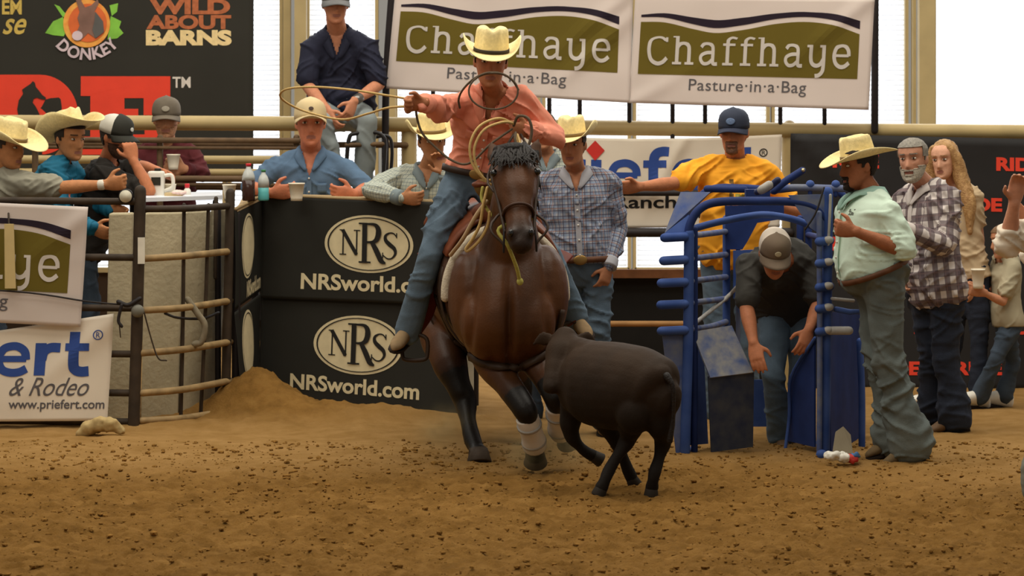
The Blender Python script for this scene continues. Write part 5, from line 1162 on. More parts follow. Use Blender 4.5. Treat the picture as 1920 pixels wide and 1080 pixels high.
def hoof(b0, dirv, r, par, m=HOOF):
    d = Vector(dirv).normalized(); c = Vector(b0); R = []
    u = d.orthogonal().normalized(); w = d.cross(u)
    for t, k in ((-.03, .80), (.0, .92), (.045, 1.12), (.05, 1.05)): R.append([c+d*t+(u*math.cos(a)+w*math.sin(a))*r*k for a in (2*math.pi*j/18 for j in range(18))])
    return B().loft(R).out('hoof', m, par)
hoof(P(1004, 856, 15.78), (0, .55, -.85), .058, horse); hoof(P(1062, 822, 15.88), (.2, .7, -.6), .056, horse); hoof(P(898, 851, 16.24), (.05, -.35, -.9), .062, horse); hoof(P(996, 792, 17.05), (.1, -.4, -.9), .055, horse)
BOOTW = mat('white_leg_boot', (214, 206, 196), .7, .07, 12)
for L, k0, k1 in ((LEGS[0], 3.55, 5.6), (LEGS[1], 3.45, 5.7)):
    q = lambda t: P(*L[int(t)][0]).lerp(P(*L[min(int(t)+1, len(L)-1)][0]), t-int(t))
    pts = [q(k0+(k1-k0)*i/4) for i in range(5)]
    o = B().tube(pts, [.062, .060, .060, .066, .066], n=18, sub=4, round_ends=False).out('leg_boot', BOOTW, horse)
    for i in (1, 3): B().tube([pts[i]-(pts[4]-pts[0]).normalized()*.008, pts[i]+(pts[4]-pts[0]).normalized()*.008], .068, n=18, round_ends=False, spline=False).out('strap', mat('boot_strap_grey', (168, 164, 158), .7), o)

# tack, worn by the horse
SAD = mat('saddle_leather', (112, 58, 32), .5, .25, 12, .1, 60); SADR = mat('fender_leather', (104, 40, 26), .5, .2, 10); STRAP = mat('dark_strap', (54, 38, 26), .55, .25, 14); PADW = mat('pad_edge_wool', (206, 194, 172), .95, .1, 30, .4, 90); PADB = mat('pad_felt', (70, 46, 32), .95, .2, 16)
saddle = thing('saddle', 'brown leather roping saddle with white edged pad under the rider', 'saddle', barrel(16.5, 0, .02))
v = []; f = []
for i in range(13):
    d = 16.03+.95*i/12
    for j in range(29): v.append(barrel(d, math.radians(-98+196*j/28), .022))
for i in range(12):
    for j in range(28): q = i*29+j; f.append((q, q+1, q+30, q+29))
o = obj('saddle_pad', v, f, PADB, saddle); md = o.modifiers.new('s', 'SOLIDIFY'); md.thickness = .03
pipe('pad_edge', [barrel(16.02, math.radians(a), .034) for a in range(-92, 93, 8)], .026, PADW, saddle, n=10, sub=2)
v = []; f = []
for i in range(11):
    d = 16.12+.78*i/10
    for j in range(21): v.append(barrel(d, math.radians(-62+124*j/20), .045+.05*max(0, 1-abs(i-10)/2)*(1-abs(j-10)/10)+.02*max(0, 1-abs(i)/2)*(1-abs(j-10)/10)))
for i in range(10):
    for j in range(20): q = i*21+j; f.append((q, q+1, q+22, q+21))
o = obj('seat', v, f, SAD, saddle); md = o.modifiers.new('s', 'SOLIDIFY'); md.thickness = .02
bb = B(); c = barrel(16.16, 0, .06); bb.ell(c, (.17, .07, .075)); HN = P(900, 346, 16.06); bb.tube([c, c.lerp(HN, .6), HN], [.04, .032, .03]); bb.ell(HN, (.050, .05, .02)); va, na, fa = bb.remesh(.008, 3); fast_obj('fork_and_horn', va, fa, SAD, saddle); B().tube([c.lerp(HN, .55), c.lerp(HN, .92)], .044, n=16).out('horn_wrap', mat('horn_wrap', (120, 92, 44), .9, .2, 60), saddle)
bb = B().tube([barrel(16.93, math.radians(a), .07+.06*math.cos(math.radians(a*1.6))) for a in range(-50, 51, 10)], [.02, .025, .028, .03, .03, .03, .03, .03, .028, .025, .02], n=10, sub=2); bb.out('cantle', SAD, saddle)
STIR = {}
for q, pts in (('right', [barrel(16.42, math.radians(-70), .075), P(812, 505, 16.36), P(800, 575, 16.40), P(778, 628, 16.36)]), ('left', [barrel(16.42, math.radians(70), .075), P(1034, 505, 16.34), P(1052, 565, 16.38), P(1072, 606, 16.34)])):
    B().tube(pts, [(.06, .010), (.068, .010), (.06, .010), (.035, .010)], n=12, sub=5, ref=(.5 if q == 'right' else -.5, -.85, 0)).out('fender', SADR, saddle)
    e = pts[-1]; pipe('stirrup', [e+V(0, 0, .01), e+V(-.065, -.02, -.02), e+V(-.07, -.03, -.10), e+V(-.05, -.035, -.135), e+V(.05, -.035, -.135), e+V(.07, -.03, -.10), e+V(.065, -.02, -.02), e+V(0, 0, .01)], (.012), STRAP, saddle, n=8, sub=4); STIR[q] = e
def strapband(name, d0, a0, a1, inf, m, w=.022, d1=None):
    v = []; f = []; n = 24; d1 = d1 or d0
    for i in range(n+1):
        a = math.radians(a0+(a1-a0)*i/n); d = d0+(d1-d0)*i/n; v += [barrel(d-w, a, inf), barrel(d+w, a, inf)]
    for i in range(n): q = i*2; f.append((q, q+1, q+3, q+2))
    o = obj(name, v, f, m, saddle); md = o.modifiers.new('s', 'SOLIDIFY'); md.thickness = .008; return o
strapband('cinch', 16.22, 72, 288, .018, STRAP, .05); strapband('back_cinch', 16.85, 80, 280, .03, STRAP, .035)
from mathutils.bvhtree import BVHTree
HT = BVHTree.FromPolygons(HV.tolist(), HFA.tolist()); v = []; f = []
path = cr([(818, 548), (834, 596), (862, 648), (905, 680), (955, 690), (1005, 676), (1038, 634), (1052, 580)], 8); eye = Vector((0, 0, HC))
for x, y in path:
    hit = HT.ray_cast(eye, (P(x, y, 10)-eye).normalized())
    if hit[0] is None: continue
    t = Vector((0, 0, 1)) if 0 else None; n_ = hit[1]; v.append((hit[0], n_))
q = []; g = []
for i, (p_, n_) in enumerate(v):
    t = (v[min(i+1, len(v)-1)][0]-v[max(i-1, 0)][0]).normalized(); w_ = t.cross(n_).normalized()*.020; q += [p_+n_*.008+w_, p_+n_*.008-w_]
    if i: g.append((i*2-2, i*2-1, i*2+1, i*2))
o = obj('breast_collar', q, g, STRAP, saddle); md = o.modifiers.new('s', 'SOLIDIFY'); md.thickness = .010
bridle = thing('bridle', 'dark leather bridle with reins and pale tie down on the bay horse head', 'bridle', HM)
ring = lambda t, r0, r1, k=1.06, n=18: [HP+hd*hl*t+hw*r0*k*math.cos(a)+hu*r1*k*math.sin(a) for a in (2*math.pi*j/n for j in range(n+1))]
pipe('noseband', ring(.66, .076, .088), .008, mat('brown_strap', (62, 38, 24), .6), bridle, n=8, sub=2)
pipe('browband', [hp(.10, -.105, .02), hp(.10, -.075, .085), hp(.11, 0, .115), hp(.10, .075, .085), hp(.10, .105, .02)], .011, STRAP, bridle, n=8)
for s in (-1, 1):
    pipe('cheek_strap', [hp(.0, s*.085, .0), hp(.2, s*.122, .01), hp(.5, s*.098, -.005), hp(.82, s*.076, -.02)], .009, STRAP, bridle, n=8)
    pipe('bit_shank', [hp(.80, s*.080, -.015), hp(.9, s*.084, -.04), hp(.96, s*.086, -.09)], .006, IRON, bridle, n=8)
GREENR = mat('pale_green_rope', (176, 168, 84), .8, .15, 60); ROPE = mat('lariat_rope', (196, 164, 104), .75, .12, 80); ROPED = mat('dark_rope', (96, 82, 66), .8, .15, 80)
pipe('tie_down', [hp(.66, -.085, -.03), P(936, 428, 15.36), P(952, 460, 15.34), P(968, 500, 15.40), P(974, 524, 15.45)], .010, GREENR, bridle, n=8)
B().ell(P(975, 528, 15.45), (.018, .016, .02)).out('knot', GREENR, bridle)
LH = P(970, 242, 15.98)
for s, a in ((-1, P(915, 345, 15.55)), (1, P(1008, 330, 15.6))): pipe('rein', [hp(.92, s*.086, -.06), hp(.72, s*.14, -.02), a, LH+V(s*.02, 0, -.03)], .007, STRAP, bridle, n=8)

# rider
SAL = mat('salmon_shirt', (234, 148, 122), .85, .06, 9, .1, 60)
f = Fig('person in salmon shirt and straw hat riding the bay horse and swinging a rope', 16.4, dict(head=(920, 117, -.30), nb=(926, 170, -.18), sr=(861, 198, -.12), sl=(987, 198, -.20), mid=(908, 255, .04), pel=(891, 340, .10), er=(825, 203, -.34), wr=(796, 193, -.56), el=(1044, 256, -.12), wl=(996, 244, -.36), pr=(855, 354, .08), pl=(915, 354, .08), kr=(806, 478, -.16), kl=(1030, 476, -.14), ar=(765, 618, -.02), al=(1078, 596, .0), base=(885, 385, .1)), (2, 7, -3), 1.17, 1.0, .0, sw=1.05, limb=1.06)
f.body((174, 112, 76), hands={'r': ((-1, -.25, -.05), (.0, -.5, 1), 1.25), 'l': ((-1, -.2, -.02), (0, -.4, 1), 1.3)}, jaw=1.04)
f.face_hair((66, 48, 36), 'short'); o = f.shirt(SAL, .12, 1.0, .016, .017, (.12, .05), voxel=.0075, collar=SAL, placket=SAL, seed=31); f.pocket(SAL, o, .66, -.075, .06, .065, .024); f.pocket(SAL, o, .66, .075, .06, .065, .024)
f.cowboy_hat(STRAW, BANDD, tilt=3, z=.050, brim=.100, curl=.080, crown=.118, dip=.010, lift=(1.0, 1.05)); f.belt(mat('belt_dark', (52, 38, 30), .6), .09, .026, mat('bronze_buckle', (0, 0, 0))); f.jeans(DENIM, .11, hem=.068, amp=.009)
rb_ = mat('rough_boot', (140, 116, 84), .85, .2, 14); f.boot(rb_, 'r', (-.32, -.85, -.28)); f.boot(rb_, 'l', (.30, -.85, -.25)); rider = f
for q, e in (('r', P(742, 640, 16.6)), ('l', P(1092, 612, 16.6))): pipe('spur', [f.J['a'+q]+V(0, .06, -.05), e], .008, SILVER, f.root, n=8)
# ropes held by the rider
lar = thing('lariat', 'tan rope swung from the right hand and coiled in the left hand of the rider', 'rope', f.J['wr'])
RH = P(776, 196, 15.86)
pipe('swinging_loop', [RH+V(-.03, -.02, .03), P(720, 178, 15.85), P(655, 168, 15.95), P(585, 163, 16.1), P(535, 168, 16.25), P(528, 185, 16.4), P(570, 208, 16.5), P(640, 224, 16.4), P(690, 213, 16.2), P(728, 202, 16.0), RH+V(-.02, -.02, -.01)], .0062, ROPE, lar, n=8, sub=8)
pipe('rope_tail', [RH+V(.01, -.02, -.02), P(783, 226, 15.86), P(792, 250, 15.86), P(812, 272, 15.86), P(846, 300, 15.84), P(880, 306, 15.82), P(920, 270, 15.84), LH+V(-.03, -.06, 0)], .0065, ROPED, lar, n=8, sub=8)
for k, (dx, dy) in enumerate(((0, 0), (8, 7))):
    pipe('coil', [LH+V(-.02, -.07, .03), P(935+dx, 222+dy, 15.78), P(900+dx, 236+dy, 15.72), P(882+dx, 268+dy, 15.70), P(884+dx, 302+dy, 15.70), P(898+dx, 326+dy, 15.70), P(918+dx, 338+dy, 15.72), P(946+dx, 318-dy, 15.75), P(966+dx, 280-dy, 15.82), LH+V(.0, -.07, -.03)], .0075, ROPE if k < 2 else ROPED, lar, n=8, sub=7)
pipe('hand_loop', [LH+V(-.02, -.06, .02), P(972, 218, 15.86), P(990, 222, 15.84), P(997, 245, 15.84), P(990, 275, 15.84), P(976, 290, 15.84), P(966, 262, 15.86), LH+V(-.01, -.06, -.02)], .008, ROPED, lar, n=8, sub=7)
pig = thing('piggin_string', 'thin dark string held in the mouth of the rider in salmon', 'rope', P(922, 140, 15.9))
pipe('loop', [P(925+46*math.cos(a), 171-34*math.sin(a), 15.86+.02*math.cos(a)) for a in (math.pi*2*j/24+1.7 for j in range(25))], .0052, ROPED, pig, n=8, sub=3)
pipe('strand', [P(934, 136, 15.86), P(912, 137, 15.84), P(888, 148, 15.86), P(868, 168, 15.9), P(860, 186, 15.96), P(862, 202, 16.0)], .006, ROPED, pig, n=8); pipe('strand', [P(912, 137, 15.84), P(940, 138, 15.85), P(960, 150, 15.86), P(972, 168, 15.9)], .006, ROPED, pig, n=8)
nr = thing('neck_rope', 'tan rope looped round the neck of the bay horse', 'rope', P(905, 440, 15.7))
pipe('loop', [P(914, 352, 15.62), P(906, 385, 15.62), P(900, 420, 15.64), P(886, 448, 15.66), P(874, 466, 15.68), P(878, 470, 15.68), P(898, 452, 15.66), P(914, 424, 15.64), P(918, 398, 15.62)], .0085, ROPE, nr, n=8, sub=6)
pipe('loop', [P(905, 352, 15.70), P(903, 372, 15.70), P(912, 390, 15.68), P(922, 404, 15.66)], .009, GREENR, nr, n=8); pipe('loop', [P(912, 378, 15.66), P(893, 404, 15.70), P(868, 448, 15.8), P(845, 478, 15.98)], .012, mat('pale_strap', (186, 160, 126), .8), nr, n=8)

# calf
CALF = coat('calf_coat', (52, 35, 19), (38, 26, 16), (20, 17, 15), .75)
calf = thing('calf', 'dark brown calf running ahead of the bay horse and turning left', 'calf', P(1165, 925, 14.9))
b = B()
CS = [((1244, 750, 14.70), .09, .12), ((1228, 738, 14.74), .16, .195), ((1195, 728, 14.82), .19, .215), ((1155, 724, 14.92), .195, .225), ((1118, 719, 15.02), .185, .22), ((1090, 711, 15.10), .15, .19), ((1070, 702, 15.16), .10, .13)]
b.tube([P(*c) for c, _, _ in CS], [(w, h) for _, w, h in CS], n=26, sub=5, ref=(0, 0, 1))
b.tube([P(1105, 690, 15.08), P(1078, 668, 15.16), P(1060, 648, 15.20)], [(.12, .15), (.09, .115), (.075, .08)], n=18, sub=4, ref=(0, 0, 1))
CP, CM = P(1060, 636, 15.22), P(1034, 724, 15.04); b.tube([CP, CP.lerp(CM, .3), CP.lerp(CM, .6), CP.lerp(CM, .85), CM], [(.066, .07), (.084, .088), (.064, .070), (.052, .054), (.048, .042)], n=18, sub=4)
for s in (-1, 1): b.tube([CP+V(s*.045, 0, -.01), CP+V(s*.11, .02, .0), CP+V(s*.17, .03, -.03)], [(.02, .014), (.042, .012), (.010, .006)], n=12, sub=4, ref=(0, -1, 0))
b.ell(P(1222, 684, 14.80), (.06, .07, .06)); b.ell(P(1238, 704, 14.66), (.06, .05, .06)); b.ell(P(1108, 672, 15.05), (.08, .12, .09)); b.ell(P(1190, 770, 14.74), (.10, .12, .12))
CL = [[((1232, 742, 14.74), .125), ((1238, 790, 14.74), .078), ((1243, 826, 14.82), .046), ((1236, 858, 14.82), .030), ((1228, 884, 14.80), .034), ((1224, 902, 14.80), .030), ((1222, 914, 14.82), .036)],
      [((1188, 750, 14.80), .12), ((1184, 790, 14.80), .078), ((1178, 822, 14.86), .046), ((1158, 854, 14.84), .030), ((1142, 882, 14.82), .033), ((1134, 900, 14.80), .030), ((1128, 914, 14.80), .036)],
      [((1112, 755, 15.0), .10), ((1136, 790, 15.02), .062), ((1156, 826, 15.06), .044), ((1168, 856, 15.10), .028), ((1177, 880, 15.12), .032), ((1184, 896, 15.14), .034)],
      [((1082, 750, 15.14), .09), ((1070, 786, 15.16), .060), ((1072, 816, 15.18), .042), ((1086, 836, 15.20), .028), ((1100, 848, 15.22), .031), ((1112, 854, 15.24), .033)]]
for L in CL: b.tube([P(*p) for p, _ in L], [r for _, r in L], n=14, sub=5)
va, na, fa = b.remesh(.010, 5); va = va+na*(.002*fbm(va*16, 3, 7))[:, None]
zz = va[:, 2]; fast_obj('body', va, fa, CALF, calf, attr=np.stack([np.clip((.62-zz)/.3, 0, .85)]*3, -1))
for i, (e, d) in enumerate(((P(1222, 914, 14.82), (-.1, -.1, -1)), (P(1128, 914, 14.80), (-.4, -.1, -.9)), (P(1185, 898, 15.14), (.4, .4, -.8)), (P(1113, 855, 15.24), (.8, .2, -.5)))): hoof(e, d, .034, calf, mat('calf_hoof', (44, 38, 32), .7))
B().ell(CP.lerp(CM, .28)+V(-.062, -.03, .01), (.014, .014, .012)).out('eye', EYEB, calf); B().ell(CP.lerp(CM, .28)+V(.06, -.05, .01), (.014, .014, .012)).out('eye', EYEB, calf)
B().ell(CM+V(0, -.005, -.005), (.036, .03, .026)).out('muzzle', mat('calf_nose', (38, 32, 30), .4), calf)
b = B().tube([P(1250, 705, 14.62), P(1262, 728, 14.60), P(1262, 780, 14.62), P(1256, 826, 14.64)], [.020, .012, .009, .016], n=10); b.out('tail', MANE, calf)
# ------------------------------------------------------------------ blue calf chute
CB = mat('chute_blue', (42, 68, 130), .65, .18, 7, rgb2=(66, 90, 150), spec=.2); CBD = mat('chute_blue_dark', (32, 50, 102), .65, .18, 7, spec=.2); SCUF = mat('scuffed_blue', (74, 92, 138), .7, .1, 14, rgb2=(150, 148, 140), detail=6); WORN = mat('worn_blue', (60, 82, 140), .7, .1, 10, rgb2=(112, 116, 128)); PALE = mat('worn_steel', (160, 156, 150), .6, .2, 14)
ch = thing('calf_chute', 'blue steel calf chute with arched front and barred sides', 'chute', P(1400, 845, 16.9))
D0, D1 = 16.55, 18.0
def cp(name, pts, r=.02, m=CB, n=10, **k): return pipe(name, [P(*p) for p in pts], r, m, ch, n=n, **k)
def cpl(name, pts, th=.012, m=CB, parent=None):
    o = B().slab([P(*p) for p in pts], th).out(name, m, parent or ch, smooth=False); return o
# front uprights and arches
cp('front_post', [(1292, 438, D0), (1290, 640, D0), (1284, 850, D0)], .030)
cp('inner_post', [(1302, 430, D0+.06), (1302, 640, D0+.06), (1302, 846, D0+.1)], .020, CBD)
cp('front_post', [(1552, 360, D0), (1550, 600, D0), (1546, 858, D0)], .030)
cp('front_post', [(1536, 400, D0-.04), (1537, 640, D0-.04), (1536, 856, D0-.04)], .016, WORN)
cp('front_arch', [(1290, 450, D0), (1294, 420, D0), (1312, 392, D0), (1345, 379, D0), (1420, 377, D0), (1490, 379, D0), (1530, 390, D0), (1548, 412, D0)], .024, CBD, 12)
cp('second_arch', [(1296, 430, D0+.12), (1340, 418, D0+.12), (1400, 406, D0+.12), (1440, 403, D0+.12), (1490, 412, D0+.12), (1538, 430, D0+.12)], .020, CB, 12)
cp('rear_arch', [(1278, 440, D1), (1290, 396, D1), (1330, 356, D1), (1390, 352, D1), (1450, 356, D1), (1500, 352, D1), (1560, 356, D1), (1590, 380, D1), (1598, 440, D1)], .022, CBD, 12)
cp('top_rail', [(1326, 354, D0+.7), (1395, 355, D0+.7)], .022, CBD); cp('top_rail', [(1450, 358, D0+.7), (1480, 352, D0+.7), (1592, 354, D0+.7)], .022, WORN)
for x in (1519, 1567): B().ell(P(x, 346, D0+.7), (.026, .026, .026)).out('knob', CB, ch); cp('knob_stem', [(x, 352, D0+.7), (x, 366, D0+.7)], .014, CBD)
B().box(P(1420, 362, D0+.4), (.07, .05, .022)).out('latch_block', CBD, ch, smooth=False)
o = cp('lever', [(1452, 358, D0+.3), (1470, 342, D0+.3), (1504, 320, D0+.3)], .022, CBD); B().ell(P(1505, 319, D0+.3), (.014, .03, .014)).out('grip_end', SILVER, o)
cp('lever', [(1420, 360, D0+.25), (1440, 352, D0+.22), (1458, 338, D0+.2)], .020, mat('navy_grip', (26, 34, 70), .5)); cp('handle_collar', [(1428, 356, D0+.2), (1442, 347, D0+.2)], .026, PALE)
# gusset plates
cpl('gusset_plate', [(1276, 360, D0+.15), (1332, 360, D0+.15), (1290, 404, D0+.1), (1246, 437, D0+.02)], .012, WORN)
cpl('gusset_plate', [(1292, 402, D0+.05), (1290, 440, D0), (1246, 437, D0+.0)], .012, CB)
cpl('gusset_plate', [(1478, 366, D0-.02), (1560, 364, D0-.02), (1556, 450, D0-.02), (1520, 428, D0-.02)], .012, WORN)
cp('gusset_edge', [(1557, 366, D0-.04), (1556, 400, D0-.04), (1553, 458, D0-.04)], .008, PALE, 8); cp('chain', [(1545, 352, D0-.05), (1530, 398, D0-.06), (1510, 430, D0-.05)], .006, IRON, 6)
# side bars: rounded pipe ends stick out of the frame, bars run back to the rear frame
for y, x0 in ((446, 1246), (489, 1244), (531, 1240), (572, 1239), (621, 1240)):
    cp('side_bar', [(x0, y, D0-.02), (1284, y-2, D0-.02)], .026, CB, 14); cp('side_bar', [(1296, y-4, D0+.02), (1330, y-8, D0+.7), (1362, y-12 if y < 600 else y-18, D1-.05)], .018, WORN)
for y in (452, 493, 538, 578, 621):
    o = cp('side_bar', [(1536, y+1, D0-.05), (1556, y-1, D0-.02)], .026, CB, 14); B().ell(P(1553, y-2, D0-.045), (.030, .024, .022)).out('worn_end', PALE, o); cp('side_bar', [(1548, y-3, D0+.05), (1532, y-8, D0+.7), (1515, y-12, D1-.05)], .018, CBD)
o = cp('side_bar', [(1556, 620, D0-.04), (1592, 620, D0-.04)], .024, PALE, 14)
for x in (1362, 1384): cp('rear_post', [(x, 410, D1-.05), (x, 600, D1-.05), (x-2, 800, D1-.05)], .024 if x == 1362 else .014, CB if x == 1362 else WORN)
for x in (1516, 1500): cp('rear_post', [(x, 410, D1-.05), (x, 600, D1-.05), (x-2, 800, D1-.05)], .022, CBD)
cpl('tail_gate', [(1360, 386, D1-.1), (1470, 384, D1-.1), (1470, 410, D1-.1), (1420, 418, D1-.1), (1402, 452, D1-.1), (1392, 468, D1-.1), (1360, 468, D1-.1)], .02, CBD)
cpl('tail_gate_plate', [(1375, 470, D1-.12), (1420, 468, D1-.12), (1420, 560, D1-.12), (1375, 560, D1-.12)], .02, CB)
cp('gate_bar', [(1296, 612, D0+.02), (1360, 560, D1-.2), (1384, 536, D1-.2)], .012, PALE, 8)
# lower panels
cpl('side_panel', [(1242, 626, D0-.01), (1281, 622, D0), (1284, 845, D0), (1268, 852, D0)], .02, WORN)
cpl('side_panel', [(1281, 640, D0+.01), (1318, 624, D0+.3), (1328, 832, D0+.3), (1284, 836, D0+.02)], .012, CB)
cpl('kick_plate', [(1298, 622, D0+.06), (1372, 610, D0+.16), (1412, 698, D0+.06), (1332, 708, D0-.02)], .012, SCUF)
cpl('kick_panel', [(1328, 706, D0-.01), (1414, 698, D0+.08), (1412, 838, D0+.1), (1334, 848, D0+.02)], .012, mat('dark_scuffed_blue', (36, 44, 66), .7, .1, 14, rgb2=(64, 66, 72), detail=6))
cpl('floor_plate', [(1412, 712, D1-.5), (1450, 712, D1-.5), (1448, 800, D1-.5), (1412, 800, D1-.5)], .012, CB)
cpl('side_panel', [(1530, 636, D0+.02), (1482, 706, D0+.3), (1478, 826, D0+.35), (1530, 838, D0+.05)], .012, CBD); cp('panel_edge', [(1528, 634, D0-.01), (1484, 706, D0+.22), (1480, 780, D0+.28), (1472, 846, D0+.25)], .010, CB, 8)
cpl('side_panel', [(1556, 584, D0+.04), (1618, 590, D0+.9), (1618, 826, D0+.9), (1558, 850, D0+.06)], .012, CBD); cp('outer_post', [(1612, 640, D0+.35), (1616, 740, D0+.35), (1616, 846, D0+.35)], .020, CB)
# side latch frame on the right
cp('latch_frame', [(1570, 500, D0+.0), (1616, 498, D0+.0), (1618, 540, D0+.0), (1614, 584, D0+.0), (1568, 580, D0+.0)], .016, CB, 8, sub=2); cpl('latch_plate', [(1574, 496, D0-.02), (1618, 494, D0-.02), (1616, 520, D0-.02), (1576, 516, D0-.02)], .02, CB); cp('latch_bar', [(1560, 560, D0-.02), (1600, 564, D0-.02)], .010, PALE, 8)
B().ell(P(1541, 853, D0-.06), (.034, .034, .03)).out('foot_ball', CB, ch); cp('base_bar', [(1284, 848, D0+.02), (1310, 838, D0+.7), (1330, 812, D1-.1)], .022, CB); cp('base_bar', [(1548, 852, D0), (1530, 836, D0+.7), (1512, 806, D1-.1)], .022, CB)
cp('rear_base', [(1330, 812, D1-.1), (1512, 806, D1-.1)], .022, CB)
# ------------------------------------------------------------------ small things
def lathe(c, prof, n=20):
    c = Vector(c); R = [[c+V(r*math.cos(a), r*math.sin(a), z) for a in (2*math.pi*j/n for j in range(n))] for r, z in prof]; return B().loft(R)
def on_counter(px, d, dz=0): p = P(px, 370, d); return Vector((p.x, d, 1.345+dz))
ZC = 1.342
def cpos(px, d, z=ZC): q = P(px, 300, d); return Vector((q.x, d, z))
cup(cpos(556, 18.95), 'white foam cup on the counter before the man in denim', .115, .052)
cup(cpos(430, 18.98), 'white foam cup at the corner of the stand beside the bottles', .105, .044)
def bottle(c, label, liquid, capm, h=.235, r=.040, lab=None, drink=.55):
    t = thing('bottle', label, 'bottle', c, None)
    lathe(c, [(r*.9, 0), (r, .01), (r, h*drink*.55), (r*.95, h*drink*.6), (r, h*drink)]).out('contents', liquid, t)
    lathe(c, [(r, h*drink), (r*.98, h*.66), (r*.75, h*.78), (r*.38, h*.88), (r*.36, h*.93)]).out('neck', mat('clear_plastic', (196, 200, 196), .2, .04, spec=.5), t)
    lathe(c, [(r*.42, h*.93), (r*.42, h), (r*.38, h*1.005)]).out('bottle_cap', capm, t)
    if lab: lathe(c, [(r*1.02, h*.2), (r*1.03, h*.21), (r*1.03, h*.48), (r*1.02, h*.49)]).out('paper_label', lab, t)
    return t
bottle(cpos(466, 18.95), 'brown cola bottle with a red cap on the stand corner', mat('cola', (58, 34, 26), .2), mat('red_cap', (206, 44, 52), .5), .24, .042)
bottle(cpos(494, 18.98, 1.342), 'clear water bottle with a green cap beside the cola bottle', mat('water_label', (86, 168, 168), .4), mat('green_cap', (70, 140, 90), .5), .20, .036, None, .42)
# on the white topped table
ZT = 1.353
jc = cpos(293, 19.0, ZT); t = thing('water_jug', 'white plastic jug with a dark window on the white table', 'jug', jc)
JW = mat('white_plastic', (226, 222, 210), .5, .04)
o = B().box(jc+V(0, 0, .09), (.052, .05, .09)).out('jug_body', JW, t, smooth=False); md = o.modifiers.new('b', 'BEVEL'); md.width = .015; md.segments = 3
B().box(jc+V(.004, -.052, .115), (.030, .003, .026)).out('dark_window', mat('dark_glass', (50, 48, 40), .3), t, smooth=False); lathe(jc+V(.01, 0, .18), [(.022, 0), (.022, .014), (.018, .018)]).out('lid', mat('dark_lid', (40, 36, 30), .5), t)
pipe('jug_handle', [jc+V(.05, 0, .15), jc+V(.10, 0, .15), jc+V(.105, 0, .08), jc+V(.05, 0, .05)], .012, JW, t)
tc_ = cpos(318, 19.05, ZT); cup(tc_, 'white foam cup beside the white jug on the table', .095, .042)
bc_ = cpos(326, 18.85, ZT); t = B().box(bc_+V(0, 0, .022), (.055, .05, .022)).out('food_box', mat('carton_tan', (206, 180, 134), .8, .1), None, smooth=False, origin=bc_); tag(t, 'low tan food carton on the white table', 'box')
np_ = cpos(336, 18.82, ZT+.045); b = B().ell(np_, (.045, .04, .016)); va, na, fa = b.remesh(.006, 1); va = va+na*(.012*fbm(va*60, 2, 3))[:, None]; o = fast_obj('napkin', va, fa, mat('pink_napkin', (232, 200, 190), .9), None); tag(o, 'crumpled pale pink napkin on the tan food carton', 'napkin')
rc = cpos(351, 19.1, ZT); t = thing('bottle', 'short bottle with a red cap lying behind the food carton', 'bottle', rc); lathe(rc, [(.024, 0), (.024, .05), (.012, .07)]).out('contents', JW, t); lathe(rc+V(0, 0, .07), [(.016, 0), (.016, .022), (.013, .026)]).out('bottle_cap', mat('red_cap', (0, 0, 0)), t)
yc = cpos(364, 18.85, ZT); o = B().tube([yc+V(-.05, 0, .012), yc+V(-.02, -.03, .012), yc+V(.03, -.02, .012), yc+V(.05, .01, .012), yc+V(.01, .03, .012), yc+V(-.04, .02, .014)], .010, n=8).out('cord_coil', mat('yellow_cord', (206, 178, 72), .7), None, origin=yc); tag(o, 'small coil of yellow cord on the white table', 'cord')
# radio in the gloved fist at the fence, clock face on the post
kc = P(236, 368, 17.86); t = thing('gauge', 'round pale dial fixed on top of the left fence corner', 'gauge', kc)
lathe(V(0, 0, 0), [(.03, 0)] * 2); b = B().tube([kc+V(0, .02, 0), kc+V(0, -.012, 0)], .045, n=24, round_ends=False, spline=False); b.out('rim', IRON, t); B().tube([kc+V(0, -.010, 0), kc+V(0, -.015, 0)], .038, n=24, round_ends=False, spline=False).out('dial', mat('pale_dial', (206, 200, 180), .5, .1, 40), t)
# empty black chair behind the seated men
CK = mat('black_chair_steel', (30, 27, 27), .4, .1); t = thing('tube_chair', 'black steel tube chair standing empty behind the man in denim', 'chair', P(690, 470, 19.85))
q = lambda x, y, d=19.85: P(x, y, d)
pipe('back_frame', [q(640, 400), q(648, 330), q(654, 262), q(668, 250), q(700, 248), q(716, 254), q(722, 272), q(718, 340), q(712, 440)], .014, CK, t, n=8); pipe('back_frame', [q(660, 268, 20.0), q(700, 258, 20.0), q(728, 256, 20.0), q(735, 280, 20.0), q(732, 330, 20.0), q(720, 440, 20.0)], .012, CK, t, n=8)
pipe('cross_bar', [q(650, 272), q(720, 270)], .016, RUST, t, n=8); B().slab([q(650, 345, 19.8), q(712, 345, 19.8), q(712, 338, 20.1), q(650, 338, 20.1)], .03).out('seat', CK, t, smooth=False)
for x, d in ((654, 19.8), (710, 19.8), (654, 20.1), (710, 20.1)): a = q(x, 345, d); pipe('leg', [a, (a.x, a.y, .55)], .012, CK, t, n=8)
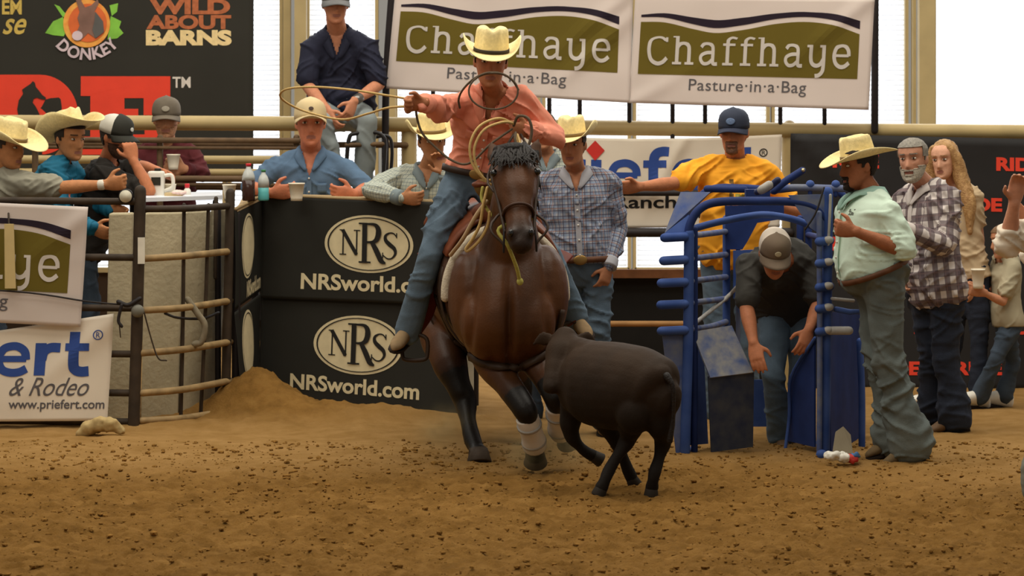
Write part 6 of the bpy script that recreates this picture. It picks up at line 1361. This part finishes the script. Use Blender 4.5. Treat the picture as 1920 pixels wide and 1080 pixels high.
# litter and drink can by the chute foot
lb_ = P(1590, 862, 16.05); t = thing('litter', 'crumpled white and red plastic litter on the dirt by the chute foot', 'litter', lb_)
for k, (x, y, r, m_) in enumerate(((1562, 856, .05, JW), (1580, 860, .045, JW), (1594, 862, .04, mat('red_wrapper', (196, 60, 54), .6)), (1604, 856, .03, mat('blue_wrapper', (70, 110, 160), .6)))):
    b = B().ell(P(x, y-2, 16.1), (r, r*.8, r*.55)); va, na, fa = b.remesh(.008, 1); va = va+na*(.015*fbm(va*45, 2, k))[:, None]; fast_obj('scrap', va, fa, m_, t)
tb_ = P(1580, 852, 16.35); o = B().slab([P(1560, 853, 16.3), P(1598, 853, 16.3), P(1594, 818, 16.34), P(1580, 802, 16.35), P(1566, 812, 16.34)], .03).out('cardboard_scrap', mat('grey_board', (150, 140, 118), .9, .1), None, smooth=False, origin=tb_); tag(o, 'grey board scrap leaning against the base of the blue chute', 'board')
wp = P(880, 760, 18.3); o = B().box((wp.x, 18.3, .36), (.028, .028, .40)).out('marker_post', mat('white_post', (206, 202, 184), .7, .06), None, smooth=False, origin=(wp.x, 18.3, 0)); tag(o, 'short pale post standing behind the hind leg of the horse', 'post')
# dust kicked up behind the hooves
def dust(name, label, c, r, dens):
    m = bpy.data.materials.new('dust_air'); m.use_nodes = True; nt = m.node_tree; n = nt.nodes; n.clear(); lk = nt.links.new
    tc = n.new('ShaderNodeTexCoord'); mp = n.new('ShaderNodeMapping'); mp.inputs['Location'].default_value = (-1, -1, -1); mp.inputs['Scale'].default_value = (2, 2, 2); lk(tc.outputs['Generated'], mp.inputs[0])
    gr = n.new('ShaderNodeTexGradient'); gr.gradient_type = 'QUADRATIC_SPHERE'; lk(mp.outputs[0], gr.inputs[0])
    nz = n.new('ShaderNodeTexNoise'); nz.inputs['Scale'].default_value = 7; nz.inputs['Detail'].default_value = 4; lk(tc.outputs['Object'], nz.inputs['Vector'])
    mr = n.new('ShaderNodeMapRange'); mr.inputs['From Min'].default_value = .38; mr.inputs['From Max'].default_value = .72; mr.inputs['To Max'].default_value = dens; lk(nz.outputs['Fac'], mr.inputs[0])
    mu = n.new('ShaderNodeMath'); mu.operation = 'MULTIPLY'; lk(gr.outputs['Fac'], mu.inputs[0]); lk(mr.outputs[0], mu.inputs[1])
    vs = n.new('ShaderNodeVolumePrincipled'); vs.inputs['Color'].default_value = srgb((252, 224, 166)); lk(mu.outputs[0], vs.inputs['Density']); o_ = n.new('ShaderNodeOutputMaterial'); lk(vs.outputs[0], o_.inputs['Volume'])
    c = Vector(c); o = B().ell((0, 0, 0), r, None, 20, 12).out(name, m, None); o.location = c; tag(o, label, 'dust', kind='stuff')
dust('dust_cloud', 'thin tan dust hanging beside the front hooves of the bay horse', P(1020, 838, 15.75), (.36, .32, .20), 11)
dust('dust_cloud', 'faint tan dust puff left of the hind hoof of the bay horse', P(835, 800, 16.5), (.26, .26, .18), 8)
